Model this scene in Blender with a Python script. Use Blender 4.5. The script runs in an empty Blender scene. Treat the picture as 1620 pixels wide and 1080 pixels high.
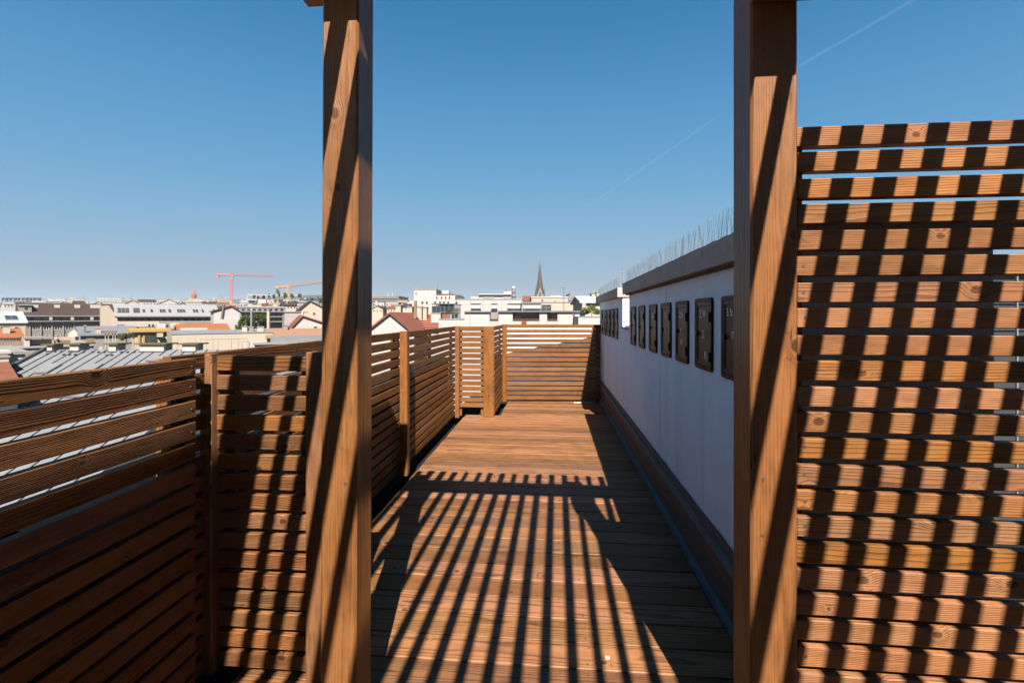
import bpy, math, random
from mathutils import Vector, Matrix
random.seed(7)
R = math.radians
sc = bpy.context.scene
COL = sc.collection

# ------------------------------------------------------------------ camera, sky, sun, exposure
F = 720.0; HZ = 500.0; EYE = 1.40
TH = math.atan(63 / F); CT, ST = math.cos(TH), math.sin(TH)
cam = bpy.data.cameras.new('camera'); camo = bpy.data.objects.new('camera', cam)
COL.objects.link(camo)
cam.sensor_width = 36; cam.lens = 36 * F / 1620
cam.shift_y = -40 / 1620
cam.clip_start = 0.05; cam.clip_end = 30000
camo.location = (0, 0, EYE); camo.rotation_euler = (R(90), 0, TH)
sc.camera = camo

SUN = Vector((-0.170, 0.905, -1.0)).normalized()
elev = math.asin(-SUN.z)
world = bpy.data.worlds.new('World'); sc.world = world; world.use_nodes = True
wn = world.node_tree.nodes; wn.clear()
sky = wn.new('ShaderNodeTexSky'); sky.sky_type = 'NISHITA'; sky.sun_disc = False
sky.sun_elevation = elev
sky.sun_rotation = math.atan2(-SUN.x, -SUN.y)
sky.altitude = 200; sky.air_density = 0.7; sky.dust_density = 0.2; sky.ozone_density = 3.0
# the physical sky, graded to the deep clear blue of the day: its brightness picks the tone
EXPO = 2.0
wl = world.node_tree.links
sp = wn.new('ShaderNodeSeparateColor'); wl.new(sky.outputs[0], sp.inputs[0])
sm = wn.new('ShaderNodeMath'); sm.operation = 'MULTIPLY'; sm.inputs[1].default_value = 0.05 / 0.5; wl.new(sp.outputs[1], sm.inputs[0])
rp_ = wn.new('ShaderNodeValToRGB'); wl.new(sm.outputs[0], rp_.inputs[0])
stops = [(0.030, (0.028, 0.170, 0.37)), (0.057, (0.041, 0.216, 0.445)), (0.075, (0.080, 0.295, 0.57)), (0.103, (0.127, 0.356, 0.617)), (0.160, (0.215, 0.430, 0.645)), (0.233, (0.29, 0.45, 0.60)), (0.38, (0.345, 0.445, 0.535)), (0.5, (0.36, 0.45, 0.53))]
cr = rp_.color_ramp
while len(cr.elements) < len(stops): cr.elements.new(0.5)
for e, (p, c) in zip(cr.elements, stops):
    e.position = p / 0.5; e.color = (*c, 1)
bg = wn.new('ShaderNodeBackground'); bg.inputs['Strength'].default_value = 0.1
sx = wn.new('ShaderNodeVectorMath'); sx.operation = 'SCALE'; sx.inputs['Scale'].default_value = 10.0 / 2 ** EXPO
wl.new(rp_.outputs[0], sx.inputs[0])
wo = wn.new('ShaderNodeOutputWorld')
wl.new(sx.outputs[0], bg.inputs[0]); wl.new(bg.outputs[0], wo.inputs[0])

sl = bpy.data.lights.new('sun', 'SUN'); sl.energy = 5.0; sl.angle = R(0.40); sl.color = (1.0, 0.92, 0.82)
so = bpy.data.objects.new('sun', sl); COL.objects.link(so)
so.rotation_euler = SUN.to_track_quat('-Z', 'Y').to_euler(); so.location = (2, -6, 12)

sc.view_settings.view_transform = 'Standard'; sc.view_settings.look = 'None'
sc.view_settings.exposure = EXPO; sc.view_settings.gamma = 1.0
sc.view_settings.use_curve_mapping = False

# ------------------------------------------------------------------ material helpers
MATS = {}
class NT:
    def __init__(s, name):
        s.m = bpy.data.materials.new(name); s.m.use_nodes = True
        s.t = s.m.node_tree; s.t.nodes.clear()
        s.out = s.t.nodes.new('ShaderNodeOutputMaterial')
    def n(s, typ, **kw):
        nd = s.t.nodes.new('ShaderNode' + typ)
        for k, v in kw.items():
            if k == 'ins':
                for a, b in v.items(): s.set(nd, a, b)
            else: setattr(nd, k, v)
        return nd
    def set(s, nd, a, b):
        i = nd.inputs[a]
        if isinstance(b, bpy.types.NodeSocket): s.t.links.new(b, i)
        else: i.default_value = b
    def math(s, op, a, b=0.0, c=0.0, clamp=False):
        nd = s.t.nodes.new('ShaderNodeMath'); nd.operation = op; nd.use_clamp = clamp
        s.set(nd, 0, a); s.set(nd, 1, b)
        if op in ('MULTIPLY_ADD', 'SMOOTH_MIN', 'WRAP'): s.set(nd, 2, c)
        return nd.outputs[0]
    def rng(s, v, a, b, c=0.0, d=1.0, smooth=False):
        nd = s.t.nodes.new('ShaderNodeMapRange'); nd.clamp = True
        if smooth: nd.interpolation_type = 'SMOOTHSTEP'
        for i, x in enumerate((v, a, b, c, d)): s.set(nd, i, x)
        return nd.outputs[0]
    def mix(s, f, a, b, typ='MIX'):
        nd = s.t.nodes.new('ShaderNodeMix'); nd.data_type = 'RGBA'; nd.blend_type = typ
        s.set(nd, 0, f); s.set(nd, 6, a); s.set(nd, 7, b)
        return nd.outputs[2]
    def noise(s, vec, scale, detail=3.0, rough=0.55, dist=0.0):
        nd = s.n('TexNoise', ins={'Vector': vec, 'Scale': scale, 'Detail': detail, 'Roughness': rough, 'Distortion': dist})
        return nd.outputs['Fac']
    def scalev(s, vec, v):
        nd = s.t.nodes.new('ShaderNodeVectorMath'); nd.operation = 'MULTIPLY'
        s.set(nd, 0, vec); nd.inputs[1].default_value = v
        return nd.outputs[0]
    def surf(s, col, rough=0.7, spec=0.3, bump=None, bstr=0.3, bdist=0.002, metal=0.0):
        p = s.n('BsdfPrincipled')
        s.set(p, 'Base Color', col); s.set(p, 'Roughness', rough); s.set(p, 'Specular IOR Level', spec); s.set(p, 'Metallic', metal)
        if bump is not None:
            b = s.n('Bump', ins={'Height': bump, 'Strength': bstr, 'Distance': bdist})
            s.t.links.new(b.outputs[0], p.inputs['Normal'])
        s.t.links.new(p.outputs[0], s.out.inputs['Surface'])
        return s.m
def c4(c): return (c[0], c[1], c[2], 1.0)

def plain(name, col, rough=0.8, spec=0.25, var=0.12, scale=1.5, metal=0.0, bump=0.0, streak=False):
    """painted / rendered surface with soft mottling, streaks and a little dirt"""
    if name in MATS: return MATS[name]
    t = NT(name)
    oc = t.n('TexCoord').outputs['Object']
    oi = t.n('ObjectInfo')
    off = t.n('VectorMath', operation='ADD')
    t.set(off, 0, oc)
    sc_ = t.n('VectorMath', operation='SCALE'); sc_.inputs[0].default_value = (31, 17, 53); t.set(sc_, 'Scale', oi.outputs['Random'])
    t.t.links.new(sc_.outputs[0], off.inputs[1])
    v = off.outputs[0]
    n1 = t.noise(v, scale, 5, 0.6)
    n2 = t.noise(t.scalev(v, (1, 1, 0.08)) if streak else v, scale * 6, 3)
    k = t.math('MULTIPLY_ADD', t.math('SUBTRACT', n1, 0.5), var * 2, 1.0)
    k = t.math('MULTIPLY_ADD', t.math('SUBTRACT', n2, 0.5), var * 1.4, k)
    vec = t.n('VectorMath', operation='SCALE'); vec.inputs[0].default_value = col[:3]; t.set(vec, 'Scale', k)
    b = t.noise(v, scale * 40, 3) if bump else None
    MATS[name] = t.surf(vec.outputs[0], rough, spec, b, bump, 0.01, metal)
    return MATS[name]

def wood(name, light, dark, ring=150.0, bump=0.55, rough=0.5, tint=0.22, wear=0.0, spec=0.16, cy=0.10, red=0.5, wav=0.032, cracks=0.0, ringw=0.62, flat=False):
    """sawn, glazed softwood; the grain runs along the piece's local X"""
    if name in MATS: return MATS[name]
    t = NT(name)
    oc = t.n('TexCoord').outputs['Object']
    rnd = t.n('ObjectInfo').outputs['Random']
    wn_ = t.n('TexWhiteNoise', noise_dimensions='1D', ins={'W': rnd})
    rc = t.n('SeparateColor', ins={'Color': wn_.outputs['Color']})
    r1, r2, r3 = rc.outputs[0], rc.outputs[1], rc.outputs[2]
    sep = t.n('SeparateXYZ', ins={'Vector': oc})
    x = t.math('MULTIPLY_ADD', r1, 37.0, sep.outputs[0]); y = sep.outputs[1]; z = sep.outputs[2]
    w = t.n('CombineXYZ', ins={'X': x, 'Y': t.math('MULTIPLY_ADD', r2, 11.0, y), 'Z': t.math('MULTIPLY_ADD', r3, 13.0, z)}).outputs[0]
    # knots: branches crossing the board, seen on its broad face
    ks = (2.7, 8.5, 0.9) if flat else (2.7, 0.9, 13.0)
    vor = t.n('TexVoronoi', ins={'Vector': t.scalev(w, ks), 'Scale': 1.0, 'Randomness': 0.85})
    sub = t.n('VectorMath', operation='SUBTRACT'); t.set(sub, 0, t.scalev(w, ks)); t.t.links.new(vor.outputs['Position'], sub.inputs[1])
    fl_ = t.scalev(sub.outputs[0], (0.72 / ks[0], (1 / ks[1]) if flat else 0.0, 0.0 if flat else 1 / ks[2]))
    ln = t.n('VectorMath', operation='LENGTH'); t.t.links.new(fl_, ln.inputs[0])
    kc = t.n('SeparateColor', ins={'Color': vor.outputs['Color']})
    kd = t.math('DIVIDE', t.math('MULTIPLY_ADD', t.noise(w, 90.0, 2), 0.004, ln.outputs['Value']), t.math('MULTIPLY_ADD', kc.outputs[1], 0.9, 0.55))
    gate = t.math('GREATER_THAN', kc.outputs[0], 0.58)
    kn = t.math('MULTIPLY', t.rng(kd, 0.004, 0.034, 1.0, 0.0, True), gate)
    kcore = t.math('MULTIPLY', t.rng(kd, 0.0085, 0.0125, 1.0, 0.0, True), gate)
    khalo = t.math('MULTIPLY', t.math('MULTIPLY', t.rng(kd, 0.010, 0.014), t.rng(kd, 0.014, 0.022, 1.0, 0.0)), gate)
    # growth rings round a pith outside the board
    lo = t.noise(t.scalev(w, (1.3, 9, 9)), 1.0, 2, 0.5)
    lo2 = t.noise(t.scalev(w, (5.0, 30, 30)), 1.0, 2, 0.5)
    yy = t.math('ADD', y, t.math('MULTIPLY_ADD', r2, 0.16, -0.08))
    zz = t.math('ADD', z, t.math('MULTIPLY_ADD', r3, cy, 0.012))
    rad = t.math('SQRT', t.math('ADD', t.math('MULTIPLY', yy, yy), t.math('MULTIPLY', zz, zz)))
    rad = t.math('MULTIPLY_ADD', lo, wav, rad)
    rad = t.math('MULTIPLY_ADD', lo2, 0.004, rad)
    rad = t.math('MULTIPLY_ADD', kn, 0.014, rad)
    ph = t.math('FRACT', t.math('MULTIPLY', rad, ring))
    late = t.rng(ph, 0.45, 0.93, 0.0, 1.0, True)
    late = t.math('MULTIPLY', late, t.rng(ph, 0.93, 1.0, 1.0, 0.0))
    fine = t.noise(t.scalev(w, (7, 420, 420)), 1.0, 3, 0.6)
    fine2 = t.noise(t.scalev(w, (30, 1500, 1500)), 1.0, 2, 0.6)
    mott = t.noise(t.scalev(w, (3.0, 8, 8)), 1.0, 4, 0.6)
    f = t.math('MULTIPLY_ADD', t.math('SUBTRACT', fine, 0.5), 0.9, t.math('MULTIPLY', late, ringw))
    f = t.math('ADD', f, t.math('MULTIPLY', t.math('SUBTRACT', fine2, 0.5), 0.35))
    f = t.math('ADD', f, t.math('MULTIPLY', t.math('SUBTRACT', mott, 0.5), 1.15))
    blot = t.noise(t.scalev(w, (9, 34, 34)), 1.0, 3, 0.6)
    f = t.math('ADD', f, t.math('MULTIPLY', t.math('SUBTRACT', blot, 0.5), 0.95))
    f = t.math('ADD', f, 0.14, clamp=True)
    col = t.mix(f, c4(light), c4(dark))
    col = t.mix(t.math('MULTIPLY', kn, 0.40), col, c4([a * 0.9 for a in dark]))
    col = t.mix(t.math('MULTIPLY', khalo, 0.5), col, c4([a * 1.25 for a in light]))
    col = t.mix(t.math('MULTIPLY', kcore, 0.6), col, c4([a * 0.55 for a in dark]))
    # board to board tone
    k = t.math('MULTIPLY_ADD', t.math('SUBTRACT', r3, 0.5), tint * 2, 1.0)
    hs = t.n('HueSaturation', ins={'Hue': t.math('MULTIPLY_ADD', t.math('SUBTRACT', r1, 0.5), 0.030 * red, 0.5), 'Saturation': t.math('MULTIPLY_ADD', r2, -0.14, 1.06), 'Value': k, 'Color': col})
    col = hs.outputs[0]
    if cracks > 0:  # drying cracks along the grain
        ck = t.noise(t.scalev(w, (1.6, 95, 95)), 1.0, 2, 0.5)
        ck = t.math('MULTIPLY', t.rng(t.math('ABSOLUTE', t.math('SUBTRACT', ck, 0.5)), 0.0, 0.012, 1.0, 0.0), t.rng(t.noise(t.scalev(w, (2.2, 14, 14)), 1.0, 2), 0.52, 0.62))
        ck = t.math('MULTIPLY', ck, cracks)
        col = t.mix(ck, col, c4([a * 0.25 for a in dark]))
    if wear > 0:   # greyed, scuffed patches
        g = t.math('MULTIPLY', t.rng(t.noise(t.scalev(w, (6, 20, 20)), 1.0, 5, 0.7), 0.55, 0.78), wear)
        col = t.mix(g, col, (0.135, 0.082, 0.052, 1))
    h = t.math('SUBTRACT', t.math('MULTIPLY', t.math('SUBTRACT', 1.0, fine), 0.5), t.math('MULTIPLY', late, -0.8))
    if cracks > 0: h = t.math('MULTIPLY_ADD', ck, -2.0, h)
    rg = t.math('MULTIPLY_ADD', fine, 0.25, rough - 0.1)
    MATS[name] = t.surf(col, rg, spec, h, bump, 0.0016)
    return MATS[name]

W_SCREEN = wood('wood_screen', (0.188, 0.080, 0.0280), (0.052, 0.0178, 0.0054), 185, 0.6, tint=0.20, red=0.28, cracks=0.35, ringw=0.5)
W_FENCE = wood('wood_fence', (0.145, 0.061, 0.0220), (0.030, 0.0105, 0.0034), 210, 1.0, 0.55, tint=0.24, red=0.35, cracks=0.3)
W_FAR = wood('wood_far_fence', (0.138, 0.061, 0.0215), (0.044, 0.0165, 0.0052), 170, 0.8, 0.55, tint=0.22, red=0.35, cracks=0.2)
W_POST = wood('wood_post', (0.152, 0.060, 0.0175), (0.038, 0.0122, 0.0033), 150, 0.45, 0.40, 0.10, red=0.3, wav=0.026, cracks=0.9, spec=0.25, ringw=0.28)
W_DECK = wood('wood_deck', (0.155, 0.071, 0.0300), (0.038, 0.0148, 0.0056), 130, 0.6, 0.48, 0.30, 0.30, spec=0.22, wav=0.022, cracks=0.5, red=0.40, flat=True)
W_ROOF = wood('wood_pergola', (0.14, 0.06, 0.023), (0.065, 0.025, 0.0085), 100, 0.4)
M_STEEL = plain('screw_steel', (0.10, 0.075, 0.05), 0.45, 0.5, 0.1, 20, 0.6)

# ------------------------------------------------------------------ object helpers
def link(o, parent=None):
    COL.objects.link(o)
    if parent is not None: o.parent = parent
    return o
def tag(o, label=None, cat=None, group=None, kind=None):
    if label: o['label'] = label
    if cat: o['category'] = cat
    if group: o['group'] = group
    if kind: o['kind'] = kind
    return o
def empty(name, loc=(0, 0, 0), rz=0.0, label=None, cat=None, group=None, parent=None, kind=None):
    o = bpy.data.objects.new(name, None); o.location = loc; o.rotation_euler = (0, 0, rz)
    o.empty_display_size = 0.2
    link(o, parent); return tag(o, label, cat, group, kind)

class MB:
    def __init__(s): s.v = []; s.f = []
    def box(s, x0, x1, y0, y1, z0, z1):
        b = len(s.v)
        s.v += [(x0, y0, z0), (x1, y0, z0), (x1, y1, z0), (x0, y1, z0), (x0, y0, z1), (x1, y0, z1), (x1, y1, z1), (x0, y1, z1)]
        s.f += [tuple(b + i for i in q) for q in ((3, 2, 1, 0), (4, 5, 6, 7), (0, 1, 5, 4), (1, 2, 6, 5), (2, 3, 7, 6), (3, 0, 4, 7))]
        return s
    def cham(s, L, W, H, c, sx=0.0):
        """prism along X, centred, long edges and ends chamfered"""
        a, d = W / 2, H / 2
        prof = [(-a + c, -d), (a - c, -d), (a, -d + c), (a, d - c), (a - c, d), (-a + c, d), (-a, d - c), (-a, -d + c)]
        b = len(s.v)
        e = c * 0.6
        rings = [(-L / 2, e), (-L / 2 + e, 0), (L / 2 - e, 0), (L / 2, e)]
        for x, ins in rings:
            for (y, z) in prof:
                s.v.append((x, y * (1 - ins / a), z * (1 - ins / d)))
        for r in range(3):
            for i in range(8):
                j = (i + 1) % 8
                s.f.append((b + r * 8 + i, b + (r + 1) * 8 + i, b + (r + 1) * 8 + j, b + r * 8 + j))
        s.f.append(tuple(b + i for i in range(8))); s.f.append(tuple(b + 24 + i for i in reversed(range(8))))
        return s
    def tube(s, p, q, r0, r1=None, n=6, caps=True):
        r1 = r0 if r1 is None else r1
        p, q = Vector(p), Vector(q); d = (q - p).normalized()
        a = d.orthogonal().normalized(); bb = d.cross(a); b = len(s.v)
        for c_, r in ((p, r0), (q, r1)):
            for i in range(n):
                t = 2 * math.pi * i / n
                s.v.append(tuple(c_ + a * (r * math.cos(t)) + bb * (r * math.sin(t))))
        for i in range(n):
            j = (i + 1) % n; s.f.append((b + i, b + j, b + n + j, b + n + i))
        if caps:
            s.f.append(tuple(b + i for i in reversed(range(n)))); s.f.append(tuple(b + n + i for i in range(n)))
        return s
    def poly(s, pts, faces):
        b = len(s.v); s.v += [tuple(p) for p in pts]; s.f += [tuple(b + i for i in q) for q in faces]; return s
    def prism(s, prof, y0, y1):
        """closed polygon in (x, z), counter-clockwise seen from -y, extruded y0 -> y1"""
        n = len(prof); b = len(s.v)
        s.v += [(x, y0, z) for x, z in prof] + [(x, y1, z) for x, z in prof]
        s.f.append(tuple(b + i for i in range(n))); s.f.append(tuple(b + n + i for i in reversed(range(n))))
        for i in range(n):
            j = (i + 1) % n; s.f.append((b + j, b + i, b + n + i, b + n + j))
        return s
    def prismx(s, prof, x0, x1):
        """closed polygon in (y, z) extruded along x"""
        n = len(prof); b = len(s.v)
        s.v += [(x0, y, z) for y, z in prof] + [(x1, y, z) for y, z in prof]
        s.f.append(tuple(b + i for i in reversed(range(n)))); s.f.append(tuple(b + n + i for i in range(n)))
        for i in range(n):
            j = (i + 1) % n; s.f.append((b + i, b + j, b + n + j, b + n + i))
        return s
    def mesh(s, name, mat):
        me = bpy.data.meshes.new(name); me.from_pydata(s.v, [], s.f); me.materials.append(mat); me.update()
        return me
    def build(s, name, mat, parent=None, loc=(0, 0, 0), rot=(0, 0, 0)):
        o = bpy.data.objects.new(name, s.mesh(name, mat)); o.location = loc; o.rotation_euler = rot
        return link(o, parent)

CACHE = {}
def bar(name, parent, L, W, H, loc, mat, rot=(0, 0, 0), ch=0.0025):
    """a planed bar, length along local X; alike bars share mesh data"""
    key = (round(L, 3), round(W, 4), round(H, 4), mat.name, name)
    if key not in CACHE: CACHE[key] = MB().cham(L, W, H, ch).mesh(name, mat)
    o = bpy.data.objects.new(name, CACHE[key]); o.location = loc; o.rotation_euler = rot
    return link(o, parent)
VERT = (0, -math.pi / 2, 0)
def post(name, parent, x0, x1, y0, y1, z0, z1, mat=None, ch=0.006, lean=(0, 0)):
    return bar(name, parent, z1 - z0, x1 - x0 if False else (y1 - y0), (x1 - x0), ((x0 + x1) / 2, (y0 + y1) / 2, (z0 + z1) / 2), mat or W_POST, (lean[0], -math.pi / 2 + lean[1], 0), ch)

scr = MB()
scr.tube((0, 0, 0), (0, 0, 0.0012), 0.0052, 0.0048, 10); scr.tube((0, 0, 0.0012), (0, 0, 0.0016), 0.0022, 0.0020, 6)
SCREW = scr.mesh('screw', M_STEEL)
def screw(parent, loc, rot):
    o = bpy.data.objects.new('screw', SCREW); o.location = loc; o.rotation_euler = rot
    return link(o, parent)

# ------------------------------------------------------------------ setting: city ground, terrace building, deck
GZ = -20.0
M_GROUND = plain('street_ground', (0.16, 0.15, 0.14), 0.9, 0.2, 0.3, 0.02)
tag(MB().poly([(-9000, -9000, GZ), (9000, -9000, GZ), (9000, 9000, GZ), (-9000, 9000, GZ)], [(0, 1, 2, 3)]).build('ground', M_GROUND), kind='structure')

def render_mat():
    t = NT('white_render'); oc = t.n('TexCoord').outputs['Object']
    grit = t.noise(oc, 160.0, 3, 0.7); patch = t.noise(oc, 1.6, 5, 0.65); med = t.noise(oc, 9.0, 4, 0.6)
    run = t.noise(t.scalev(oc, (9, 9, 0.35)), 1.0, 4, 0.6)           # rain streaks
    k = t.math('MULTIPLY_ADD', t.math('SUBTRACT', patch, 0.5), 0.30, 1.0)
    k = t.math('MULTIPLY_ADD', t.math('SUBTRACT', med, 0.5), 0.16, k)
    k = t.math('MULTIPLY_ADD', t.math('SUBTRACT', grit, 0.5), 0.30, k)
    k = t.math('SUBTRACT', k, t.math('MULTIPLY', t.rng(run, 0.52, 0.72), 0.16))
    vec = t.n('VectorMath', operation='SCALE'); vec.inputs[0].default_value = (0.55, 0.61, 0.69); t.set(vec, 'Scale', k)
    return t.surf(vec.outputs[0], 0.95, 0.1, t.math('MULTIPLY_ADD', med, 0.6, grit), 0.7, 0.006)
M_RENDER = render_mat()
M_COPE = plain('coping_concrete', (0.27, 0.23, 0.215), 0.9, 0.2, 0.22, 3.0, 0, 0.5)
M_BITUMEN = plain('bitumen', (0.012, 0.011, 0.010), 1.0, 0.0, 0.3, 2.0)
tb = empty('terrace_building', (0, 0, GZ), 0, 'apartment block carrying the wooden roof terrace', 'building')
MB().box(-1.55, 3.2, -3.5, 9.0, 0, -GZ - 0.16).build('wall', M_RENDER, tb)
MB().box(-1.55, 3.2, -3.5, 9.0, -GZ - 0.16, -GZ - 0.13).build('roof_membrane', M_BITUMEN, tb)

MB().box(-1.56, -1.41, -3.5, 6.12, -GZ - 0.13, -GZ + 0.84).build('parapet', plain('gap_darkening_sheet', (0.018, 0.018, 0.020), 0.8, 0.15, 0.2, 2.0), tb)  # dark ledge added outside the left fence so its lower gaps stay dark

deck = empty('deck', (0, 0, 0), kind='structure')
tag(deck, 'brown wooden plank deck of the roof terrace, striped by pergola shadows')
PB = 0.1475; GAPB = 0.0080
y = -2.6; i = 0
for i in range(69):
    yc = y + PB * (i + 0.5)
    x0, x1 = -1.22, 0.772
    if yc < 1.6: x1 = 1.9
    elif yc < 1.64: x1 = 0.772
    if yc > 6.33: x0 = -0.72
    if yc > 7.52: break
    dx = random.uniform(-0.006, 0.006)
    p = bar('plank', deck, x1 - x0, PB - GAPB, 0.028, ((x0 + x1) / 2 + dx, yc, -0.014 + random.uniform(-0.0010, 0.0008)), W_DECK, (random.uniform(-0.003, 0.003), 0, random.uniform(-0.0008, 0.0008)), 0.0018)
    if 1.4 < yc < 4.6:
        for xs in (-1.05, -0.45, 0.15, 0.70):
            for yo in (-0.045, 0.045):
                screw(p, (xs - (x0 + x1) / 2 + random.uniform(-.006, .006), yo, 0.0135), (0, 0, 0))
for xs in (-1.05, -0.45, 0.15, 0.70):
    bar('joist', deck, 9.9, 0.06, 0.07, (xs, 2.45, -0.079), W_FENCE, (0, 0, math.pi / 2))

# ------------------------------------------------------------------ slatted fences
SH, ST_ = 0.0585, 0.032
def fence(name, label, p0, p1, top, rows, pitch, posts=(), battens=(), group=None, side=1, thick=ST_, face=SH, screws=False, mat=None, jig=0.002, zmin=0.0):
    """slats between p0 and p1 (front face on that line; the front looks to the right of p0->p1 * side)"""
    mat = mat or W_FENCE
    p0, p1 = Vector((p0[0], p0[1], 0)), Vector((p1[0], p1[1], 0))
    d = (p1 - p0); L = d.length; d.normalize(); n = Vector((d.y, -d.x, 0)) * side
    a = math.atan2(d.y, d.x)
    root = empty(name, (p0 + p1) / 2, a, label, 'fence', group)
    ny = 1 if (Matrix.Rotation(-a, 3, 'Z') @ n).y > 0 else -1
    for r in range(rows):
        zc = top - face / 2 - r * pitch
        if zc - face / 2 < zmin: break
        s = bar('slat', root, L - 0.004, thick, face, (random.uniform(-.0015, .0015), -ny * (thick / 2 + random.uniform(0, jig)), zc + random.uniform(-.0015, .0015)), mat, (random.uniform(-.012, .012), random.uniform(-.0015, .0015) * min(1, 1 / L), 0))
        if screws:
            for e in (-1, 1):
                screw(s, (e * (L / 2 - 0.022 + random.uniform(-.004, .004)), ny * (thick / 2 - 0.0004), random.uniform(-.006, .006)), (-ny * math.pi / 2, 0, 0))
    for b in battens:      # uprights behind the slats
        bx = -L / 2 + b
        bar('batten', root, top - 0.01, 0.03, 0.045, (bx, -ny * (thick + 0.018), (top - 0.01) / 2), mat, VERT)
    for (px_, w_, off, dep, hh) in posts:
        bar('post', root, hh, dep, w_, (-L / 2 + px_, ny * (off - dep / 2), hh / 2), W_FENCE if mat is W_FENCE else (W_POST if mat is W_FAR else mat), VERT, 0.005)
    return root

FG = 'slatted timber fences round the terrace'
# near left, inner face X=-1.30, up to the wing's corner post
fence('slatted_fence', 'dark brown slatted fence at the left edge, nearest the viewer', (-1.30, -1.3), (-1.30, 1.565), 1.247, 16, 0.0775,
      battens=(0.05, 1.0, 2.0, 2.835), group=FG, side=1, screws=True, posts=(), face=0.0615)
# short wing facing the viewer between corner post and pergola post
fence('slatted_fence', 'narrow slatted fence wing with barred sunlight beside the left pergola post', (-1.322, 1.69), (-0.937, 1.69), 1.243, 16, 0.0775,
      battens=(0.03, 0.355), posts=((-0.022, 0.05, 0.030, 0.05, 1.252), (0.385 + 0.034, 0.068, 0.03, 0.07, 1.262)), group=FG, side=1, screws=False)
# long run on the left
fence('slatted_fence', 'long slatted fence running along the left side to the far corner', (-1.345, 1.50), (-1.345, 6.27), 1.256, 16, 0.0785,
      battens=(0.03, 1.25, 2.40, 2.50, 3.6, 4.70), posts=((2.42, 0.07, 0.085, 0.07, 1.268), (4.70, 0.06, 0.075, 0.06, 1.262)), group=FG, side=1, mat=W_FAR)
# step in the far corner
fence('slatted_fence', 'very narrow fence step left of the broad far post', (-1.315, 6.29), (-0.935, 6.29), 1.256, 15, 0.0765,
      battens=(0.03, 0.345), posts=((0.370 + 0.072, 0.144, 0.04, 0.03, 1.258),), group=FG, side=1, zmin=0.08, mat=W_FAR)
fence('slatted_fence', 'short fence return behind the broad far post', (-0.80, 6.33), (-0.80, 7.415), 1.256, 16, 0.0782,
      battens=(0.04, 1.05), posts=(), group=FG, side=1, mat=W_FAR)
fence('slatted_fence', 'sunlit slatted fence closing the far end of the terrace', (-0.785, 7.42), (0.800, 7.54), 1.262, 16, 0.078,
      battens=(0.03, 1.535, 1.57), posts=((0.010, 0.075, 0.03, 0.05, 1.265),), group=FG, side=1, mat=W_FAR, zmin=0.01)
pw = MB().prism([(-0.95, -0.13), (0.74, -0.13), (0.74, 1.20), (-0.95, 1.20)], 0.0, 0.12).build('low_parapet', M_RENDER, None, (0.0, 7.83, 0.0), (0, 0, -0.11))
tag(pw, 'white parapet close behind the far sunlit fence', 'wall')
# tall privacy screen on the right
fence('privacy_screen', 'tall slatted privacy screen with checkered sunlight beside the right pergola post', (0.700, 1.372), (2.06, 1.372), 1.944, 26, 0.0746,
      battens=(0.012, 1.30), posts=((1.36 + 0.06, 0.12, 0.02, 0.12, 1.95),), side=1, screws=True, mat=W_SCREEN, jig=0.003, zmin=0.0, face=0.0570)

# unseen tall screens, added to block sky light and deepen the terrace shade
fence('privacy_screen', 'unseen tall slatted screen added behind the viewer to block sky light', (2.06, -1.75), (-1.36, -1.75), 2.40, 31, 0.0772,
      battens=(0.03, 1.7, 3.38), side=1, mat=W_FENCE)
fence('privacy_screen', 'unseen tall slatted screen added on the right side to block sky light', (2.10, 1.30), (2.10, -1.72), 2.30, 30, 0.0772,
      battens=(0.03, 1.5, 2.98), side=1, mat=W_FENCE)

# ------------------------------------------------------------------ pergola
pg = empty('pergola', (0, 0, 0), 0, 'brown timber pergola with two tall posts and overhead slats', 'pergola')
PLX = (-0.747, -0.626, 1.419, 1.546); PRX = (0.568, 0.6965, 1.358, 1.488)
lp = post('post', pg, *PLX[:2], *PLX[2:], 0.0, 2.655, lean=(0, 0.004)); lp['label'] = 'left pergola post with slanting light bands'
rp = post('post', pg, *PRX[:2], *PRX[2:], 0.0, 2.655); rp['label'] = 'right pergola post beside the tall screen'
for (sx, sy, sz) in ((0.602, 1.3578, 0.935), (0.600, 1.3578, 0.775), (0.607, 1.3578, 0.475), (-0.665, 1.4188, 0.86), (-0.70, 1.4188, 0.52)): screw(pg, (sx, sy, sz), (math.pi / 2, 0, 0))
for xx in (-0.92, 1.95): post('post', pg, xx - 0.062, xx + 0.062, -1.55, -1.43, 0.0, 2.50)
bar('beam', pg, 3.20, 0.135, 0.155, (0.52, 1.350, 2.580), W_ROOF)
bar('beam', pg, 3.20, 0.135, 0.155, (0.52, -1.49, 2.580), W_ROOF)
bar('rim_beam', pg, 3.38, 0.160, 0.13, (-0.912, 0.09, 2.7255), W_ROOF, (0, 0, math.pi / 2))
bar('support_block', pg, 0.16, 0.188, 0.21, (0.645, 1.262, 2.396), W_ROOF)
gaps = [-0.800, -0.700, -0.590, -0.480, -0.372, -0.265, -0.157, -0.054, 0.055, 0.160, 0.268, 0.380, 0.490, 0.600, 0.700, 0.803, 0.912, 1.026, 1.142, 1.252, 1.36, 1.47, 1.58, 1.69, 1.80, 1.91, 2.02]
gw = {-0.265: 0.078, -0.157: 0.054}
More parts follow.
